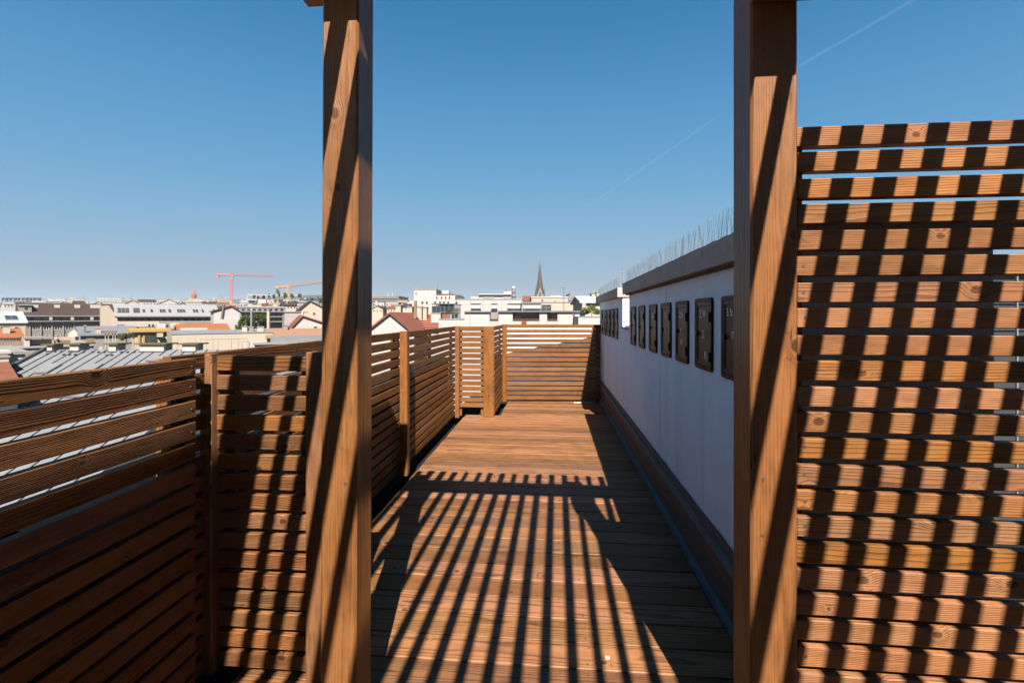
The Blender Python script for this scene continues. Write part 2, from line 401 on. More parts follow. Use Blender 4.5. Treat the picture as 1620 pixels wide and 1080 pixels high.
for a, b in zip(gaps[:-1], gaps[1:]):
    dg_ = lambda g: gw.get(g, 0.053 if g < -0.4 else (0.064 if g < 0.85 else 0.057)); x0 = a + dg_(a) / 2; x1 = b - dg_(b) / 2
    ln = 3.18 + random.uniform(-0.02, 0.02)
    bar('roof_slat', pg, 3.20, round(x1 - x0, 3), 0.030, ((x0 + x1) / 2, 0.005 + random.uniform(-.012, .012), 2.6735), W_ROOF, (0, 0, math.pi / 2 - 0.012), 0.002)

# ------------------------------------------------------------------ chimney wall with flue doors
CX = 0.83
cw = empty('chimney_wall', (1.12, 3.4, 0), 0, 'long white rendered chimney wall with a row of dark flue doors', 'wall')
OX, OY = 1.12, 3.4
def cbox(name, x0, x1, y0, y1, z0, z1, mat, par=None):
    return MB().box(x0 - OX, x1 - OX, y0 - OY, y1 - OY, z0, z1).build(name, mat, par or cw)
def wall_grid(x0, x1, y0, y1, z0, z1):
    return cbox('wall_block', x0, x1, y0, y1, z0, z1, M_RENDER)
wall_grid(CX, 1.42, 1.60, 8.0, -0.12, 1.26)
wall_grid(CX, 1.42, 1.60, 5.00, 1.26, 1.635)
wall_grid(CX, 1.42, 5.44, 8.0, 1.26, 1.625)
M_VERD = plain('verdigris_flashing', (0.085, 0.112, 0.115), 0.8, 0.2, 0.45, 6.0, 0.0, 0.3)
M_COPPER = plain('brown_copper_plinth', (0.085, 0.06, 0.052), 0.7, 0.2, 0.3, 4.0, 0.0, 0.2)
def rough_bar(name, x0, x1, y0, y1, z0, z1, mat, seg=40, amp=0.004):
    m = MB(); n = seg
    for i in range(n + 1):
        yy = y0 + (y1 - y0) * i / n
        a = [random.uniform(-amp, amp) for _ in range(4)]
        m.v += [(x0 + a[0] - OX, yy - OY, z0), (x1 - OX, yy - OY, z0), (x1 - OX, yy - OY, z1 + a[1]), (x0 + a[2] - OX, yy - OY, z1 + a[1])]
    for i in range(n):
        b = 4 * i
        m.f += [(b, b + 4, b + 5, b + 1), (b + 1, b + 5, b + 6, b + 2), (b + 2, b + 6, b + 7, b + 3), (b + 3, b + 7, b + 4, b)]
    m.f += [(0, 1, 2, 3), (4 * n + 3, 4 * n + 2, 4 * n + 1, 4 * n)]
    return m.build(name, mat, cw)
M_COPE_A = M_COPE
c1 = rough_bar('coping', 0.76, 1.475, 1.545, 5.005, 1.635, 1.752, M_COPE, 50, 0.0025)
c2 = rough_bar('coping', 0.765, 1.475, 5.42, 8.05, 1.625, 1.735, M_COPE, 40, 0.0025)
cbox('drip_edge', 0.790, 1.44, 1.56, 4.99, 1.624, 1.636, plain('drip_timber', (0.075, 0.042, 0.026), 0.8, 0.2), None)
# plinth flashing: dark upstand, verdigris strip, brown face, verdigris foot
rough_bar('upstand', 0.812, 0.829, 1.70, 7.98, 0.285, 0.325, M_COPPER, 60, 0.003)
rough_bar('plinth_flashing', 0.794, 0.828, 1.70, 7.98, 0.240, 0.286, M_VERD, 70, 0.003)
rough_bar('plinth', 0.803, 0.829, 1.70, 7.98, -0.10, 0.241, M_COPPER, 40, 0.002)
rough_bar('plinth_rib', 0.797, 0.804, 1.70, 7.98, 0.135, 0.150, M_COPPER, 40, 0.002)
rough_bar('foot_flashing', 0.776, 0.802, 1.70, 7.98, -0.10, 0.040, M_VERD, 70, 0.005)
# ledge and pale metal box in the notch between the blocks
cbox('ledge', 0.805, 1.43, 5.02, 5.42, 1.255, 1.275, M_COPE)
cbox('notch_lining', 0.86, 1.40, 5.425, 5.438, 1.28, 1.60, plain('pale_sheet', (0.70, 0.66, 0.62), 0.5, 0.4, 0.1))

M_DOOR = plain('flue_door_paint', (0.013, 0.009, 0.0080), 0.34, 0.07, 0.35, 9.0, 0.0, 0.15)
M_FRAME = plain('flue_door_frame', (0.015, 0.010, 0.0085), 0.45, 0.07, 0.3, 12.0)
M_BLACK = plain('black_iron', (0.010, 0.010, 0.011), 0.5, 0.5, 0.2)
M_WHITE = plain('white_marking', (0.72, 0.70, 0.66), 0.8, 0.2, 0.15, 30.0)
def rrect(w, h, r, n=4):
    pts = []
    for cx, cy, a0 in ((w / 2 - r, h / 2 - r, 0), (-w / 2 + r, h / 2 - r, 90), (-w / 2 + r, -h / 2 + r, 180), (w / 2 - r, -h / 2 + r, 270)):
        for i in range(n + 1):
            a = R(a0 + 90 * i / n); pts.append((cx + r * math.cos(a), cy + r * math.sin(a)))
    return pts
def ring_mesh(name, outer, inner, d0, d1, mat):
    """frame in local (y,z) standing out along -x from d0 to d1"""
    m = MB(); n = len(outer)
    for d in (d0, d1):
        m.v += [(-d, -y_, z_) for y_, z_ in outer] + [(-d, -y_, z_) for y_, z_ in inner]
    for i in range(n):
        j = (i + 1) % n
        m.f += [(2 * n + i, 2 * n + j, 3 * n + j, 3 * n + i), (i, j, 2 * n + j, 2 * n + i), (n + j, n + i, 3 * n + i, 3 * n + j)]
    return m.mesh(name, mat)
DW, DH = 0.272, 0.388
FR_ME = ring_mesh('frame', rrect(DW, DH, 0.022), rrect(DW - 0.042, DH - 0.042, 0.010), 0.0, 0.013, M_FRAME)
def lid_mesh():
    m = MB(); o = rrect(DW - 0.046, DH - 0.046, 0.008); i_ = rrect(DW - 0.078, DH - 0.078, 0.006); n = len(o)
    m.v += [(-0.002, -a, b) for a, b in o] + [(-0.011, -a, b) for a, b in o] + [(-0.011, -a, b) for a, b in i_] + [(-0.0075, -a * 0.97, b * 0.97) for a, b in i_]
    for r in range(3):
        for k in range(n):
            j = (k + 1) % n; m.f.append((r * n + k, r * n + j, (r + 1) * n + j, (r + 1) * n + k))
    m.f.append(tuple(3 * n + k for k in range(n)))
    return m.mesh('lid', M_DOOR)
LID_ME = lid_mesh()
HIN = MB().box(-0.022, 0.0, -0.018, 0.018, -0.026, 0.026).mesh('hinge', M_BLACK)
LOCK = MB().tube((-0.006, 0, 0), (-0.020, 0, 0), 0.013, 0.011, 10).mesh('lock', M_BLACK)
def text_mesh(s, size):
    cu = bpy.data.curves.new('marking', 'FONT'); cu.body = s; cu.size = size; cu.align_x = 'CENTER'; cu.align_y = 'CENTER'; cu.resolution_u = 2
    o = bpy.data.objects.new('tmp', cu); COL.objects.link(o)
    dg = bpy.context.evaluated_depsgraph_get()
    me = bpy.data.meshes.new_from_object(o.evaluated_get(dg)); bpy.data.objects.remove(o); bpy.data.curves.remove(cu)
    me.materials.clear(); me.materials.append(M_WHITE); return me
doors = [(2.153, '3'), (2.563, '2'), (2.977, '2'), (3.378, '1'), (3.804, '1'), (4.273, ''), (4.70, ''), (5.925, ''), (6.31, ''), (6.70, ''), (7.12, ''), (7.585, '')]
marks = {0: [('3. St', 0.03, 0.115, 0.05), ('17', 0.0, 0.01, 0.05)], 1: [('2. W', 0.0, 0.105, 0.062), ('21', -0.01, -0.005, 0.062), ('R', -0.045, -0.115, 0.06)],
         2: [('2. II', 0.0, 0.105, 0.058), ('9', 0.0, -0.002, 0.058), ('1A', -0.005, -0.065, 0.052)], 3: [('1. I', 0.0, 0.105, 0.055), ('8', 0.0, 0.0, 0.055)],
         4: [('1. II', 0.0, 0.10, 0.055)]}
for k, (yc, t_) in enumerate(doors):
    dr = bpy.data.objects.new('flue_door', FR_ME); link(dr, cw)
    dr.location = (CX - OX - 0.0005, yc - OY + random.uniform(-.006, .006), 1.303 + random.uniform(-.004, .004))
    dr.rotation_euler = (random.uniform(-.008, .008), 0, 0)
    o = bpy.data.objects.new('lid', LID_ME); link(o, dr)
    for zz in (0.092, -0.118):
        h = bpy.data.objects.new('hinge', HIN); h.location = (0, -DW / 2 + 0.032, zz); link(h, dr)
    h = bpy.data.objects.new('lock', LOCK); h.location = (0, DW / 2 - 0.042, 0.0); link(h, dr)
    for (s_, yy, zz, sz) in marks.get(k, []):
        tm = bpy.data.objects.new('marking', text_mesh(s_, sz)); link(tm, dr)
        tm.location = (-0.0125, yy, zz); tm.rotation_euler = (math.pi / 2, 0, -math.pi / 2)
        tm.scale = (0.8, 1.0, 1.0)
# bird spikes: thin steel wires fanning out of clear strips on the coping edge
M_WIRE = plain('spike_wire', (0.05, 0.045, 0.045), 0.6, 0.2, 0.1, 5, 0.0)
SPK = []
for q in range(5):
    m = MB()
    for sgn in (-1, 1):
        a = Vector((0, 0, 0)); L_ = random.uniform(0.115, 0.145)
        tip = Vector((random.uniform(-0.02, 0.02) + sgn * 0.020, sgn * random.uniform(0.045, 0.070), L_))
        m.tube(a, tip, 0.00065, 0.00055, 4, False)
    m.box(-0.008, 0.008, -0.012, 0.012, -0.001, 0.003)
    SPK.append(m.mesh('spike', M_WIRE))
def spikes(y0, y1, z, step):
    yy = y0
    while yy < y1:
        o = bpy.data.objects.new('spike', random.choice(SPK)); o.location = (0.80 - OX + random.uniform(-.006, .006), yy - OY, z)
        o.rotation_euler = (random.uniform(-.06, .06), random.uniform(-.08, .08), random.uniform(-.2, .2)); link(o, cw)
        yy += step * random.uniform(0.85, 1.15)
spikes(1.75, 5.0, 1.756, 0.027); spikes(5.45, 8.0, 1.739, 0.04)

# small scraps left lying about
M_LATH = plain('pale_lath', (0.62, 0.48, 0.34), 0.7, 0.2, 0.15, 20)
tag(bar('wood_offcut', None, 0.29, 0.022, 0.008, (0.50, 7.43, 0.0045), M_LATH, (0, 0, 0.05), 0.002), 'pale wood offcut lying by the foot of the far fence', 'offcut')
def splat(name, loc, r, label, n=11):
    m = MB(); pts = []
    for i in range(n):
        a = 2 * math.pi * i / n; rr = r * random.uniform(0.45, 1.1)
        pts.append((rr * math.cos(a) * 1.2, rr * math.sin(a)))
    m.v = [(x_, y_, 0) for x_, y_ in pts] + [(x_ * 0.6, y_ * 0.6, 0.0025) for x_, y_ in pts]
    m.f = [tuple(range(n, 2 * n))] + [(i, (i + 1) % n, n + (i + 1) % n, n + i) for i in range(n)]
    o = m.build(name, plain('white_fleck', (0.8, 0.8, 0.78), 0.7, 0.2, 0.05), None, loc); return tag(o, label, 'paint fleck')
splat('paint_fleck', (0.228, 1.895, 0.0012), 0.010, 'white paint fleck on a lit stripe of the deck')

# ================================================================== the city
def W3(u, v, h=0.0): return Vector((u * CT - v * ST, u * ST + v * CT, h))
def U(px, v): return (px - 810) / F * v
def Hh(py, v): return EYE - (py - HZ) / F * v

M = {
 'white': plain('city_white', (0.238, 0.222, 0.212), 0.85, 0.2, 0.08, 0.25, 0, 0, True),
 'cream': plain('city_cream', (0.232, 0.198, 0.160), 0.85, 0.2, 0.08, 0.25, 0, 0, True),
 'pinkish': plain('city_pinkish', (0.237, 0.198, 0.172), 0.85, 0.2, 0.08, 0.25, 0, 0, True),
 'grey': plain('city_grey', (0.134, 0.126, 0.116), 0.85, 0.2, 0.12, 0.25, 0, 0, True),
 'taupe': plain('city_taupe', (0.113, 0.098, 0.085), 0.85, 0.2, 0.12, 0.25, 0, 0, True),
 'yellow': plain('city_yellow', (0.216, 0.134, 0.041), 0.8, 0.2, 0.1, 0.5),
 'brownroof': plain('brown_roof_tiles', (0.030, 0.022, 0.019), 0.9, 0.1, 0.25, 1.2),
 'redroof': plain('red_roof_tiles', (0.103, 0.039, 0.026), 0.9, 0.1, 0.35, 2.0),
 'orangeroof': plain('orange_roof_tiles', (0.150, 0.058, 0.026), 0.9, 0.1, 0.25, 1.0),
 'terra': plain('terracotta_sheet', (0.160, 0.092, 0.062), 0.9, 0.1, 0.15, 1.0),
 'zinc': plain('zinc_sheet', (0.111, 0.113, 0.121), 0.5, 0.35, 0.14, 0.6, 0.15),
 'greymetal': plain('light_grey_sheet', (0.147, 0.147, 0.147), 0.55, 0.35, 0.08, 0.3),
 'palemetal': plain('pale_sheet_roof', (0.237, 0.237, 0.237), 0.6, 0.3, 0.06, 0.3),
 'dark': plain('dark_slate', (0.018, 0.020, 0.023), 0.6, 0.3, 0.2, 0.5),
 'darkzinc': plain('dark_zinc_edge', (0.028, 0.031, 0.036), 0.6, 0.35, 0.15, 0.5),
 'pane': plain('window_pane', (0.016, 0.020, 0.025), 0.12, 0.6, 0.3, 0.6),
 'panel': plain('solar_panel', (0.039, 0.036, 0.041), 0.25, 0.5, 0.1, 0.5),
 'frame': plain('window_frame', (0.247, 0.242, 0.232), 0.6, 0.3, 0.05),
 'rail': plain('rail_metal', (0.103, 0.103, 0.108), 0.45, 0.4, 0.1, 2, 0.4),
 'palerail': plain('pale_rail_metal', (0.170, 0.170, 0.175), 0.45, 0.4, 0.1, 2, 0.4),
 'stone': plain('dark_stone', (0.044, 0.036, 0.030), 0.9, 0.1, 0.25, 0.3),
 'palestone': plain('pale_stone', (0.144, 0.121, 0.098), 0.9, 0.1, 0.2, 0.4),
 'brick': plain('red_brick', (0.206, 0.080, 0.054), 0.9, 0.1, 0.2, 0.3),
 'cranered': plain('crane_red', (0.319, 0.077, 0.077), 0.6, 0.3, 0.1, 0.3),
 'craneyel': plain('crane_yellow', (0.36, 0.155, 0.018), 0.6, 0.3, 0.1, 0.3),
 'glassdark': plain('dark_glazing', (0.016, 0.023, 0.028), 0.1, 0.6, 0.3, 0.3),
 'moss': plain('planter_moss', (0.067, 0.051, 0.018), 0.95, 0.1, 0.4, 3.0),
 'wooddeck': plain('weathered_boards', (0.123, 0.087, 0.057), 0.9, 0.1, 0.3, 2.0),
}

class Bld:
    """one building; local x to the right, y away from the viewer, z up from the street"""
    def __init__(s, name, label, px0, px1, ytop, v, dep, wall, cat='building', rot=None, group=None, base=GZ):
        s.v = v; s.base = base; s.u0 = (U(px0, v) + U(px1, v)) / 2; s.dep = dep
        if rot is None: rot = (-math.atan(s.u0 / v) * 0.95 + 0.10) if (px0 + px1) / 2 < 540 else 0.0
        s.phi = rot; s.cp, s.sp = math.cos(rot), math.sin(rot)
        s.x0, s.x1 = s.lx(px0), s.lx(px1); s.w = s.x1 - s.x0
        s.top = Hh(ytop, v) - base
        s.root = empty(name, W3(s.u0, v, base), TH + rot, label, cat, group)
        s.wallmat = wall
    def lx(s, px, dv=0.0):
        t = (px - 810) / F; cu = s.u0 - dv * s.sp; cv = s.v + dv * s.cp
        return (t * cv - cu) / (s.cp - t * s.sp)
    def dep_at(s, px, dv=0.0): return s.v + dv * s.cp + s.lx(px, dv) * s.sp
    def lz(s, py, dv=0.0, px=None):
        return Hh(py, s.v + dv * s.cp if px is None else s.dep_at(px, dv)) - s.base
    def wall(s, mat=None, top=None):
        MB().box(s.x0, s.x1, 0, s.dep, 0, top or s.top).build('wall', mat or s.wallmat, s.root); return s
    def flat(s, mat, th=0.25, ov=0.12):
        MB().box(s.x0 - ov, s.x1 + ov, -ov, s.dep + ov, s.top, s.top + th).build('roof', mat, s.root); return s
    def slope(s, yridge, rd, mat, ov=0.25, th=0.15, gable=None):
        zr = s.lz(yridge, rd); zt = s.top; s.sl = (rd, zr)
        if gable is not False:
            MB().prismx([(0, zt), (s.dep, zt), (rd, zr)], s.x0, s.x1).build('gable', gable or s.wallmat, s.root)
        m = (zr - zt) / rd
        m2 = (zr - zt) / max(0.5, s.dep - rd)
        s.roof = MB().prismx([(-ov, zt - m * ov + 0.02), (rd, zr + 0.02), (s.dep + ov, zt - m2 * ov + 0.02), (s.dep + ov, zt - m2 * ov + th + 0.02), (rd, zr + th + 0.02), (-ov, zt - m * ov + th + 0.02)], s.x0 - ov, s.x1 + ov).build('roof', mat, s.root)
        return s
    def gable(s, pxr, yr, mat, th=0.15, ov=0.2):
        """ridge runs away from the viewer"""
        xr = s.lx(pxr); zr = s.lz(yr); zt = s.top; a = s.x0; b = s.x1
        MB().prism([(a, zt), (b, zt), (xr, zr)], 0, s.dep).build('gable', s.wallmat, s.root)
        ml = (zr - zt) / (xr - a); mr = (zr - zt) / (b - xr)
        s.roof = MB().prism([(a - ov, zt - ml * ov + 0.02), (xr, zr + 0.02), (b + ov, zt - mr * ov + 0.02), (b + ov, zt - mr * ov + th + 0.02), (xr, zr + th + 0.02), (a - ov, zt - ml * ov + th + 0.02)], -ov, s.dep + ov).build('roof', mat, s.root)
        return s
    def win(s, px, py, wp, hp, frame=None, pane=None, d=0.06, div=1):
        k = s.dep_at(px) / F; w = s.lx(px + wp / 2) - s.lx(px - wp / 2); h = hp * k; x = s.lx(px); z = s.lz(py, 0, px)
        fw = min(0.09, w * 0.12)
        f = MB(); 
        f.box(x - w / 2, x - w / 2 + fw, -d, 0, z - h / 2, z + h / 2).box(x + w / 2 - fw, x + w / 2, -d, 0, z - h / 2, z + h / 2)
        f.box(x - w / 2 + fw, x + w / 2 - fw, -d, 0, z - h / 2, z - h / 2 + fw).box(x - w / 2 + fw, x + w / 2 - fw, -d, 0, z + h / 2 - fw, z + h / 2)
        for q in range(1, div):
            xx = x - w / 2 + w * q / div
            f.box(xx - fw / 2, xx + fw / 2, -d, 0, z - h / 2 + fw, z + h / 2 - fw)
        o = f.build('window', frame or M['frame'], s.root)
        MB().box(x - w / 2 + fw * 0.5, x + w / 2 - fw * 0.5, -d * 0.35, -0.004, z - h / 2 + fw * 0.5, z + h / 2 - fw * 0.5).build('pane', pane or M['pane'], o)
        return s
    def wins(s, pxs, py, wp, hp, **k):
        for p in pxs: s.win(p, py, wp, hp, **k)
        return s
    def chim(s, px0, px1, yt, yb, dv=0.0, mat=None, dep=None, cap=True, name='chimney', capmat=None):
        x0, x1 = s.lx(px0, dv), s.lx(px1, dv); z0, z1 = s.lz(yb, dv, (px0 + px1) / 2), s.lz(yt, dv, (px0 + px1) / 2); dep = dep or min(1.0, (x1 - x0))
        o = MB().box(x0, x1, dv, dv + dep, z0 - 0.3, z1).build(name, mat or M['white'], s.root)
        if cap:
            t = max(0.05, (z1 - z0) * 0.12); e = max(0.04, (x1 - x0) * 0.06)
            MB().box(x0 - e, x1 + e, dv - e, dv + dep + e, z1, z1 + t).build('cap', capmat or M['grey'], o)
        return o
    def sky(s, px0, px1, y0, y1, mat=None, th=0.12, name='skylight'):
        """flush window or panel lying on the front slope"""
        rd, zr = s.sl; zt = s.top
        def pt(px, py):
            lo, hi = 0.0, 1.0
            for _ in range(40):
                t = (lo + hi) / 2
                yy = HZ - (zt + t * (zr - zt) + s.base - EYE) / s.dep_at(px, t * rd) * F
                if yy > py: lo = t
                else: hi = t
            return t
        ta, tb_ = pt(px0, y1), pt(px0, y0)
        n = Vector((0, -(zr - zt), rd)).normalized() * 0.19
        def P(px, t): return Vector((s.lx(px, t * rd), t * rd, zt + t * (zr - zt))) + n
        q = [P(px0, ta), P(px1, ta), P(px1 + (P(px1, tb_).x - P(px1, tb_).x), tb_), P(px0, tb_)]
        q[2].x = q[1].x; q[3].x = q[0].x
        nn = n.normalized() * th
        m = MB().poly(q + [p + nn for p in q], [(3, 2, 1, 0), (4, 5, 6, 7), (0, 1, 5, 4), (1, 2, 6, 5), (2, 3, 7, 6), (3, 0, 4, 7)])
        o = m.build(name, M['rail'] if mat is None else mat, s.root)
        if mat is None:
            c = sum(q, Vector()) / 4
            g = [c + (p - c) * 0.84 + nn * 1.15 for p in q]
            MB().poly(g, [(0, 1, 2, 3)]).build('pane', M['pane'], o)
        return o
    def aerial(s, px, yt, yb, dv=2.0):
        x, z0, z1 = s.lx(px, dv), s.lz(yb, dv, px), s.lz(yt, dv, px); r = max(0.015, 0.22 * s.v / F * 0.5); k = s.v / F
        m = MB().tube((x, dv, z0), (x, dv, z1), r, r, 4)
        for q, w_ in ((0.95, 2.2), (0.80, 1.6), (0.66, 2.0)):
            zz = z0 + (z1 - z0) * q; m.tube((x - w_ * k, dv, zz), (x + w_ * k, dv, zz), r * 0.7, r * 0.7, 3)
        m.build('aerial', M['rail'], s.root); return s
    def part(s, name, px0, px1, yt, yb, mat, dv=-0.05, dep=0.3, parent=None):
        x0, x1 = s.lx(px0, dv), s.lx(px1, dv); z0, z1 = s.lz(yb, dv, (px0 + px1) / 2), s.lz(yt, dv, (px0 + px1) / 2)
        return MB().box(x0, x1, dv, dv + dep, z0, z1).build(name, mat, parent or s.root)

def rng_(a, b, n): return [a + (b - a) * i / (n - 1) for i in range(n)]

# --- near zinc roof, lower left
b = Bld('zinc_roofed_house', 'near house with a grey standing-seam zinc roof and low white chimneys', 75, 330, 590, 15.0, 14.0, M['grey'], rot=0.0)
b.u0 = U(75, 21.5) + 3.85; b.w = 7.7
# rebuild as an explicit slope: ridge at v=21.5, eave at v=13
b.root.location = W3(b.u0, 13.0, GZ); b.v = 13.0
ze = Hh(553, 21.5) - GZ - 0.46 * 8.5; zr_ = Hh(553, 21.5) - GZ
hw = b.w / 2 + 0.0; xl, xr_ = -3.85, 5.2
MB().box(xl + 0.2, xr_, 0.2, 16.8, 0, ze).build('wall', M['grey'], b.root)
MB().prismx([(0.2, ze), (16.8, ze), (8.5, zr_ - 0.12)], xl + 0.2, xr_).build('gable', M['grey'], b.root)
zroof = MB().prismx([(-0.2, ze - 0.09), (8.5, zr_), (17.2, ze - 0.09), (17.2, ze - 0.24), (8.5, zr_ - 0.15), (-0.2, ze - 0.24)], xl, xr_).build('roof', M['zinc'], b.root)
x_ = xl + 0.45
while x_ < xr_ - 0.1:
    MB().poly([(x_ - .012, -0.2, ze - 0.08), (x_ + .012, -0.2, ze - 0.08), (x_ + .012, 8.45, zr_ - 0.02), (x_ - .012, 8.45, zr_ - 0.02),
               (x_ - .012, -0.2, ze - 0.045), (x_ + .012, -0.2, ze - 0.045), (x_ + .012, 8.45, zr_ + 0.02), (x_ - .012, 8.45, zr_ + 0.02)],
              [(4, 5, 6, 7), (0, 1, 5, 4), (1, 2, 6, 5), (2, 3, 7, 6), (3, 0, 4, 7)]).build('seam', M['darkzinc'], zroof)
    x_ += 0.475 + random.uniform(-.02, .02)
MB().poly([(xl - .16, -0.25, ze - 0.25), (xl + .02, -0.25, ze - 0.25), (xl + .02, 8.5, zr_ - 0.15), (xl - .16, 8.5, zr_ - 0.15), (xl - .16, -0.25, ze + 0.03), (xl + .02, -0.25, ze + 0.03), (xl + .02, 8.5, zr_ + 0.13), (xl - .16, 8.5, zr_ + 0.13)],
          [(4, 5, 6, 7), (0, 1, 5, 4), (1, 2, 6, 5), (2, 3, 7, 6), (3, 0, 4, 7)]).build('verge_board', M['darkzinc'], b.root)
def on_slope(px, py):
    """point on the zinc slope seen at a pixel, local coordinates"""
    lo, hi = 0.0, 8.5
    for _ in range(40):
        t = (lo + hi) / 2; z_ = ze + (zr_ - ze) * t / 8.5 + GZ
        if HZ - (z_ - EYE) / (13 + t) * F > py: lo = t
        else: hi = t
    return U(px, 13 + t) - b.u0, t, ze + (zr_ - ze) * t / 8.5
for px0, px1, yt, yb in ((74, 82, 546, 555), (110, 124, 545, 555), (172, 183, 545, 556), (221, 259, 545, 556), (288, 309, 545, 556)):
    o = b.chim(px0, px1, yt, yb, 8.3, M['white'], 0.55, False)
    k0, k1 = b.lx(px0 - 6, 8.3), b.lx(px1 + 6, 8.3); zt_ = b.lz(yt, 8.3)
    MB().box(k0, k1, 8.2, 9.0, zt_, zt_ + 0.06).build('cap', M['moss'], o)
    MB().box(b.lx(px0 - 1, 8.3), b.lx(px1 + 1, 8.3), 8.26, 8.9, b.lz(yb, 8.3) - 0.25, b.lz(yb, 8.3) + 0.02).build('flashing', M['darkzinc'], o)
guard = MB().box(-0.035, 0.035, -0.05, 0.05, 0, 0.06).mesh('snow_guard', M['darkzinc'])
for px, py in ((75, 561), (97, 557), (101, 562), (110, 562), (119, 562), (132, 558), (146, 558), (156, 558), (165, 558), (169, 563), (177, 563), (192, 558), (202, 558), (212, 558), (87, 557)):
    x_, t_, z_ = on_slope(px, py)
    o = bpy.data.objects.new('snow_guard', guard); o.location = (x_, t_, z_ + 0.01); link(o, zroof)
for px0, px1, py0, py1 in ((54, 68, 578, 592), (128, 141, 578, 588), (80, 140, 612, 630), (180, 215, 640, 668), (230, 258, 566, 573)):
    x0, t0, z0 = on_slope(px0, py1); x1, t1, z1 = on_slope(px1, py0)
    if px0 == 230: x0, x1 = x0, x0 + 1.0
    else: x1 = x0 + 0.55
    if px0 in (80, 180): x1 = x0 + 1.3
    q = [(x0, t0, z0 + .03), (x1, t0, z0 + .03), (x1, t1, z1 + .03), (x0, t1, z1 + .03)]
    o = MB().poly(q + [(a, c - 0.02, d + 0.07) for a, c, d in q], [(4, 5, 6, 7), (0, 1, 5, 4), (1, 2, 6, 5), (2, 3, 7, 6), (3, 0, 4, 7)]).build('skylight', M['zinc'], zroof)

# --- tiled roof and white dormers, far lower left
b = Bld('tiled_house', 'low house with brown tiled roof and white dormers at the far lower left', -160, 28, 640, 15.0, 9, M['white'])
b.wall().slope(584, 4.5, M['redroof'])
b.chim(-6, 14, 566, 590, 5.0, M['white'], 0.8)
b.chim(-60, -30, 560, 590, 5.0, M['white'], 0.8)
b = Bld('flat_roofed_annex', 'flat roofed pale annex with white frames left of the zinc roof', -60, 40, 562, 24.0, 8, M['white'])
b.wall().flat(M['grey'], 0.15)
b.win(7, 573, 14, 14); b.win(33, 571, 8, 7)
b.part('canopy', -20, 18, 556, 560, M['white'], -0.8, 2.0)

# --- white roofed house with red lean-to
b = Bld('white_roofed_house', 'house with a white sheet roof and two skylights at the left edge', -60, 40, 511, 62, 12, M['cream'])
b.wall().slope(494, 6, M['palemetal'])
b.sky(9, 19, 502, 508); b.sky(19.5, 29, 502, 508)
b.win(26, 519, 7, 5); b.win(3, 519, 6, 5)
b = Bld('red_roofed_house', 'small house with an orange-red roof and white chimney at left', -40, 34, 535, 50, 8, M['white'])
b.wall().slope(522, 4, M['orangeroof'])
b.chim(5, 16, 517, 527, 1.5, M['white'], 0.7)
# --- roof terrace with board fence in the mid left
b = Bld('terrace_house', 'flat roofed house with a pale parapet and board fence at left', -30, 150, 550, 34, 10, M['grey'])
b.wall().flat(M['greymetal'], 0.1)
b.part('parapet', 39, 47, 534, 552, M['white'], 0.6, 1.2)
b.part('parapet', 47, 82, 537, 552, M['pinkish'], 1.2, 0.3)
b.part('roof_edge', 38, 84, 533, 535.5, M['grey'], 0.5, 2.0)
for i, px in enumerate(rng_(0, 36, 10)): b.part('fence_board', px, px + 3.1, 538, 552, M['wooddeck'], 2.0, 0.08)
for px in (3, 14, 25): b.part('rail_post', px, px + 0.8, 537, 553, M['palerail'], 0.3, 0.05)
b.part('parapet', 86, 119, 533, 542, M['pinkish'], 2.5, 0.5)
b.part('penthouse', 88, 91, 533, 537, M['white'], 2.0, 0.6)
b.part('fence_board', 96, 112, 538, 551, M['wooddeck'], 1.8, 0.1); b.part('fence_board', 137, 150, 535, 550, M['wooddeck'], 1.8, 0.1)
b.part('rail_post', 97, 97.8, 536, 552, M['rail'], 0.3, 0.05)
# dome
dm = empty('cream_dome', W3(U(121.5, 50), 50, Hh(532, 50)), TH, 'cream half-round awning dome above the board fence', 'dome')
m = MB(); n1, n2 = 16, 6; rr = U(133, 50) - U(121.5, 50)
for j in range(n2 + 1):
    for i in range(n1 + 1):
        a = math.pi * i / n1; e = (math.pi / 2) * j / n2
        m.v.append((rr * math.cos(a), -rr * math.sin(a) * math.sin(e) * 0.8, rr * 0.92 * math.sin(a) * math.cos(e)))
for j in range(n2):
    for i in range(n1):
        q = j * (n1 + 1) + i; m.f.append((q, q + 1, q + n1 + 2, q + n1 + 1))
m.build('shell', M['cream'], dm)
MB().box(-rr, rr, 0.02, 1.5, Hh(560, 50) - Hh(532, 50), 0.0).build('base', M['grey'], dm)
MB().prism([(rr * math.cos(math.pi * i / 12), rr * 0.92 * math.sin(math.pi * i / 12)) for i in range(13)], 0.0, 0.06).build('back', M['cream'], dm)

# --- long building with brown roof
b = Bld('brown_roofed_block', 'long grey apartment block with dark brown roof and white chimneys', 28, 182, 499, 96, 12, M['taupe'])
b.wall().slope(481, 6, M['brownroof'])
b.part('eaves', 30, 184, 499, 500.5, M['palerail'], -0.9, 0.9)
for px0, px1 in ((52, 61), (86, 95), (118, 127), (143, 160)): b.chim(px0, px1, 482, 488.5, 3.6, M['white'], 1.0, False)
o = b.part('dormer', 29, 50, 482.5, 494, M['grey'], 1.2, 4); b.part('window', 39, 43.5, 486, 489, M['pane'], 1.1, 0.2, o)
b.part('dormer_roof', 28, 52, 481.5, 483, M['greymetal'], 0.9, 4.5)
for i, px in enumerate(rng_(54, 175, 8)): b.win(px, 519, 12.5, 6.2, div=3)
for i, px in enumerate(rng_(47, 171, 8)): b.part('pier', px - 1.2, px + 1.2, 508, 545, M['grey'], -0.25, 0.25)
b.part('balcony_parapet', 36, 182, 507, 508.5, M['palerail'], -0.9, 0.9)
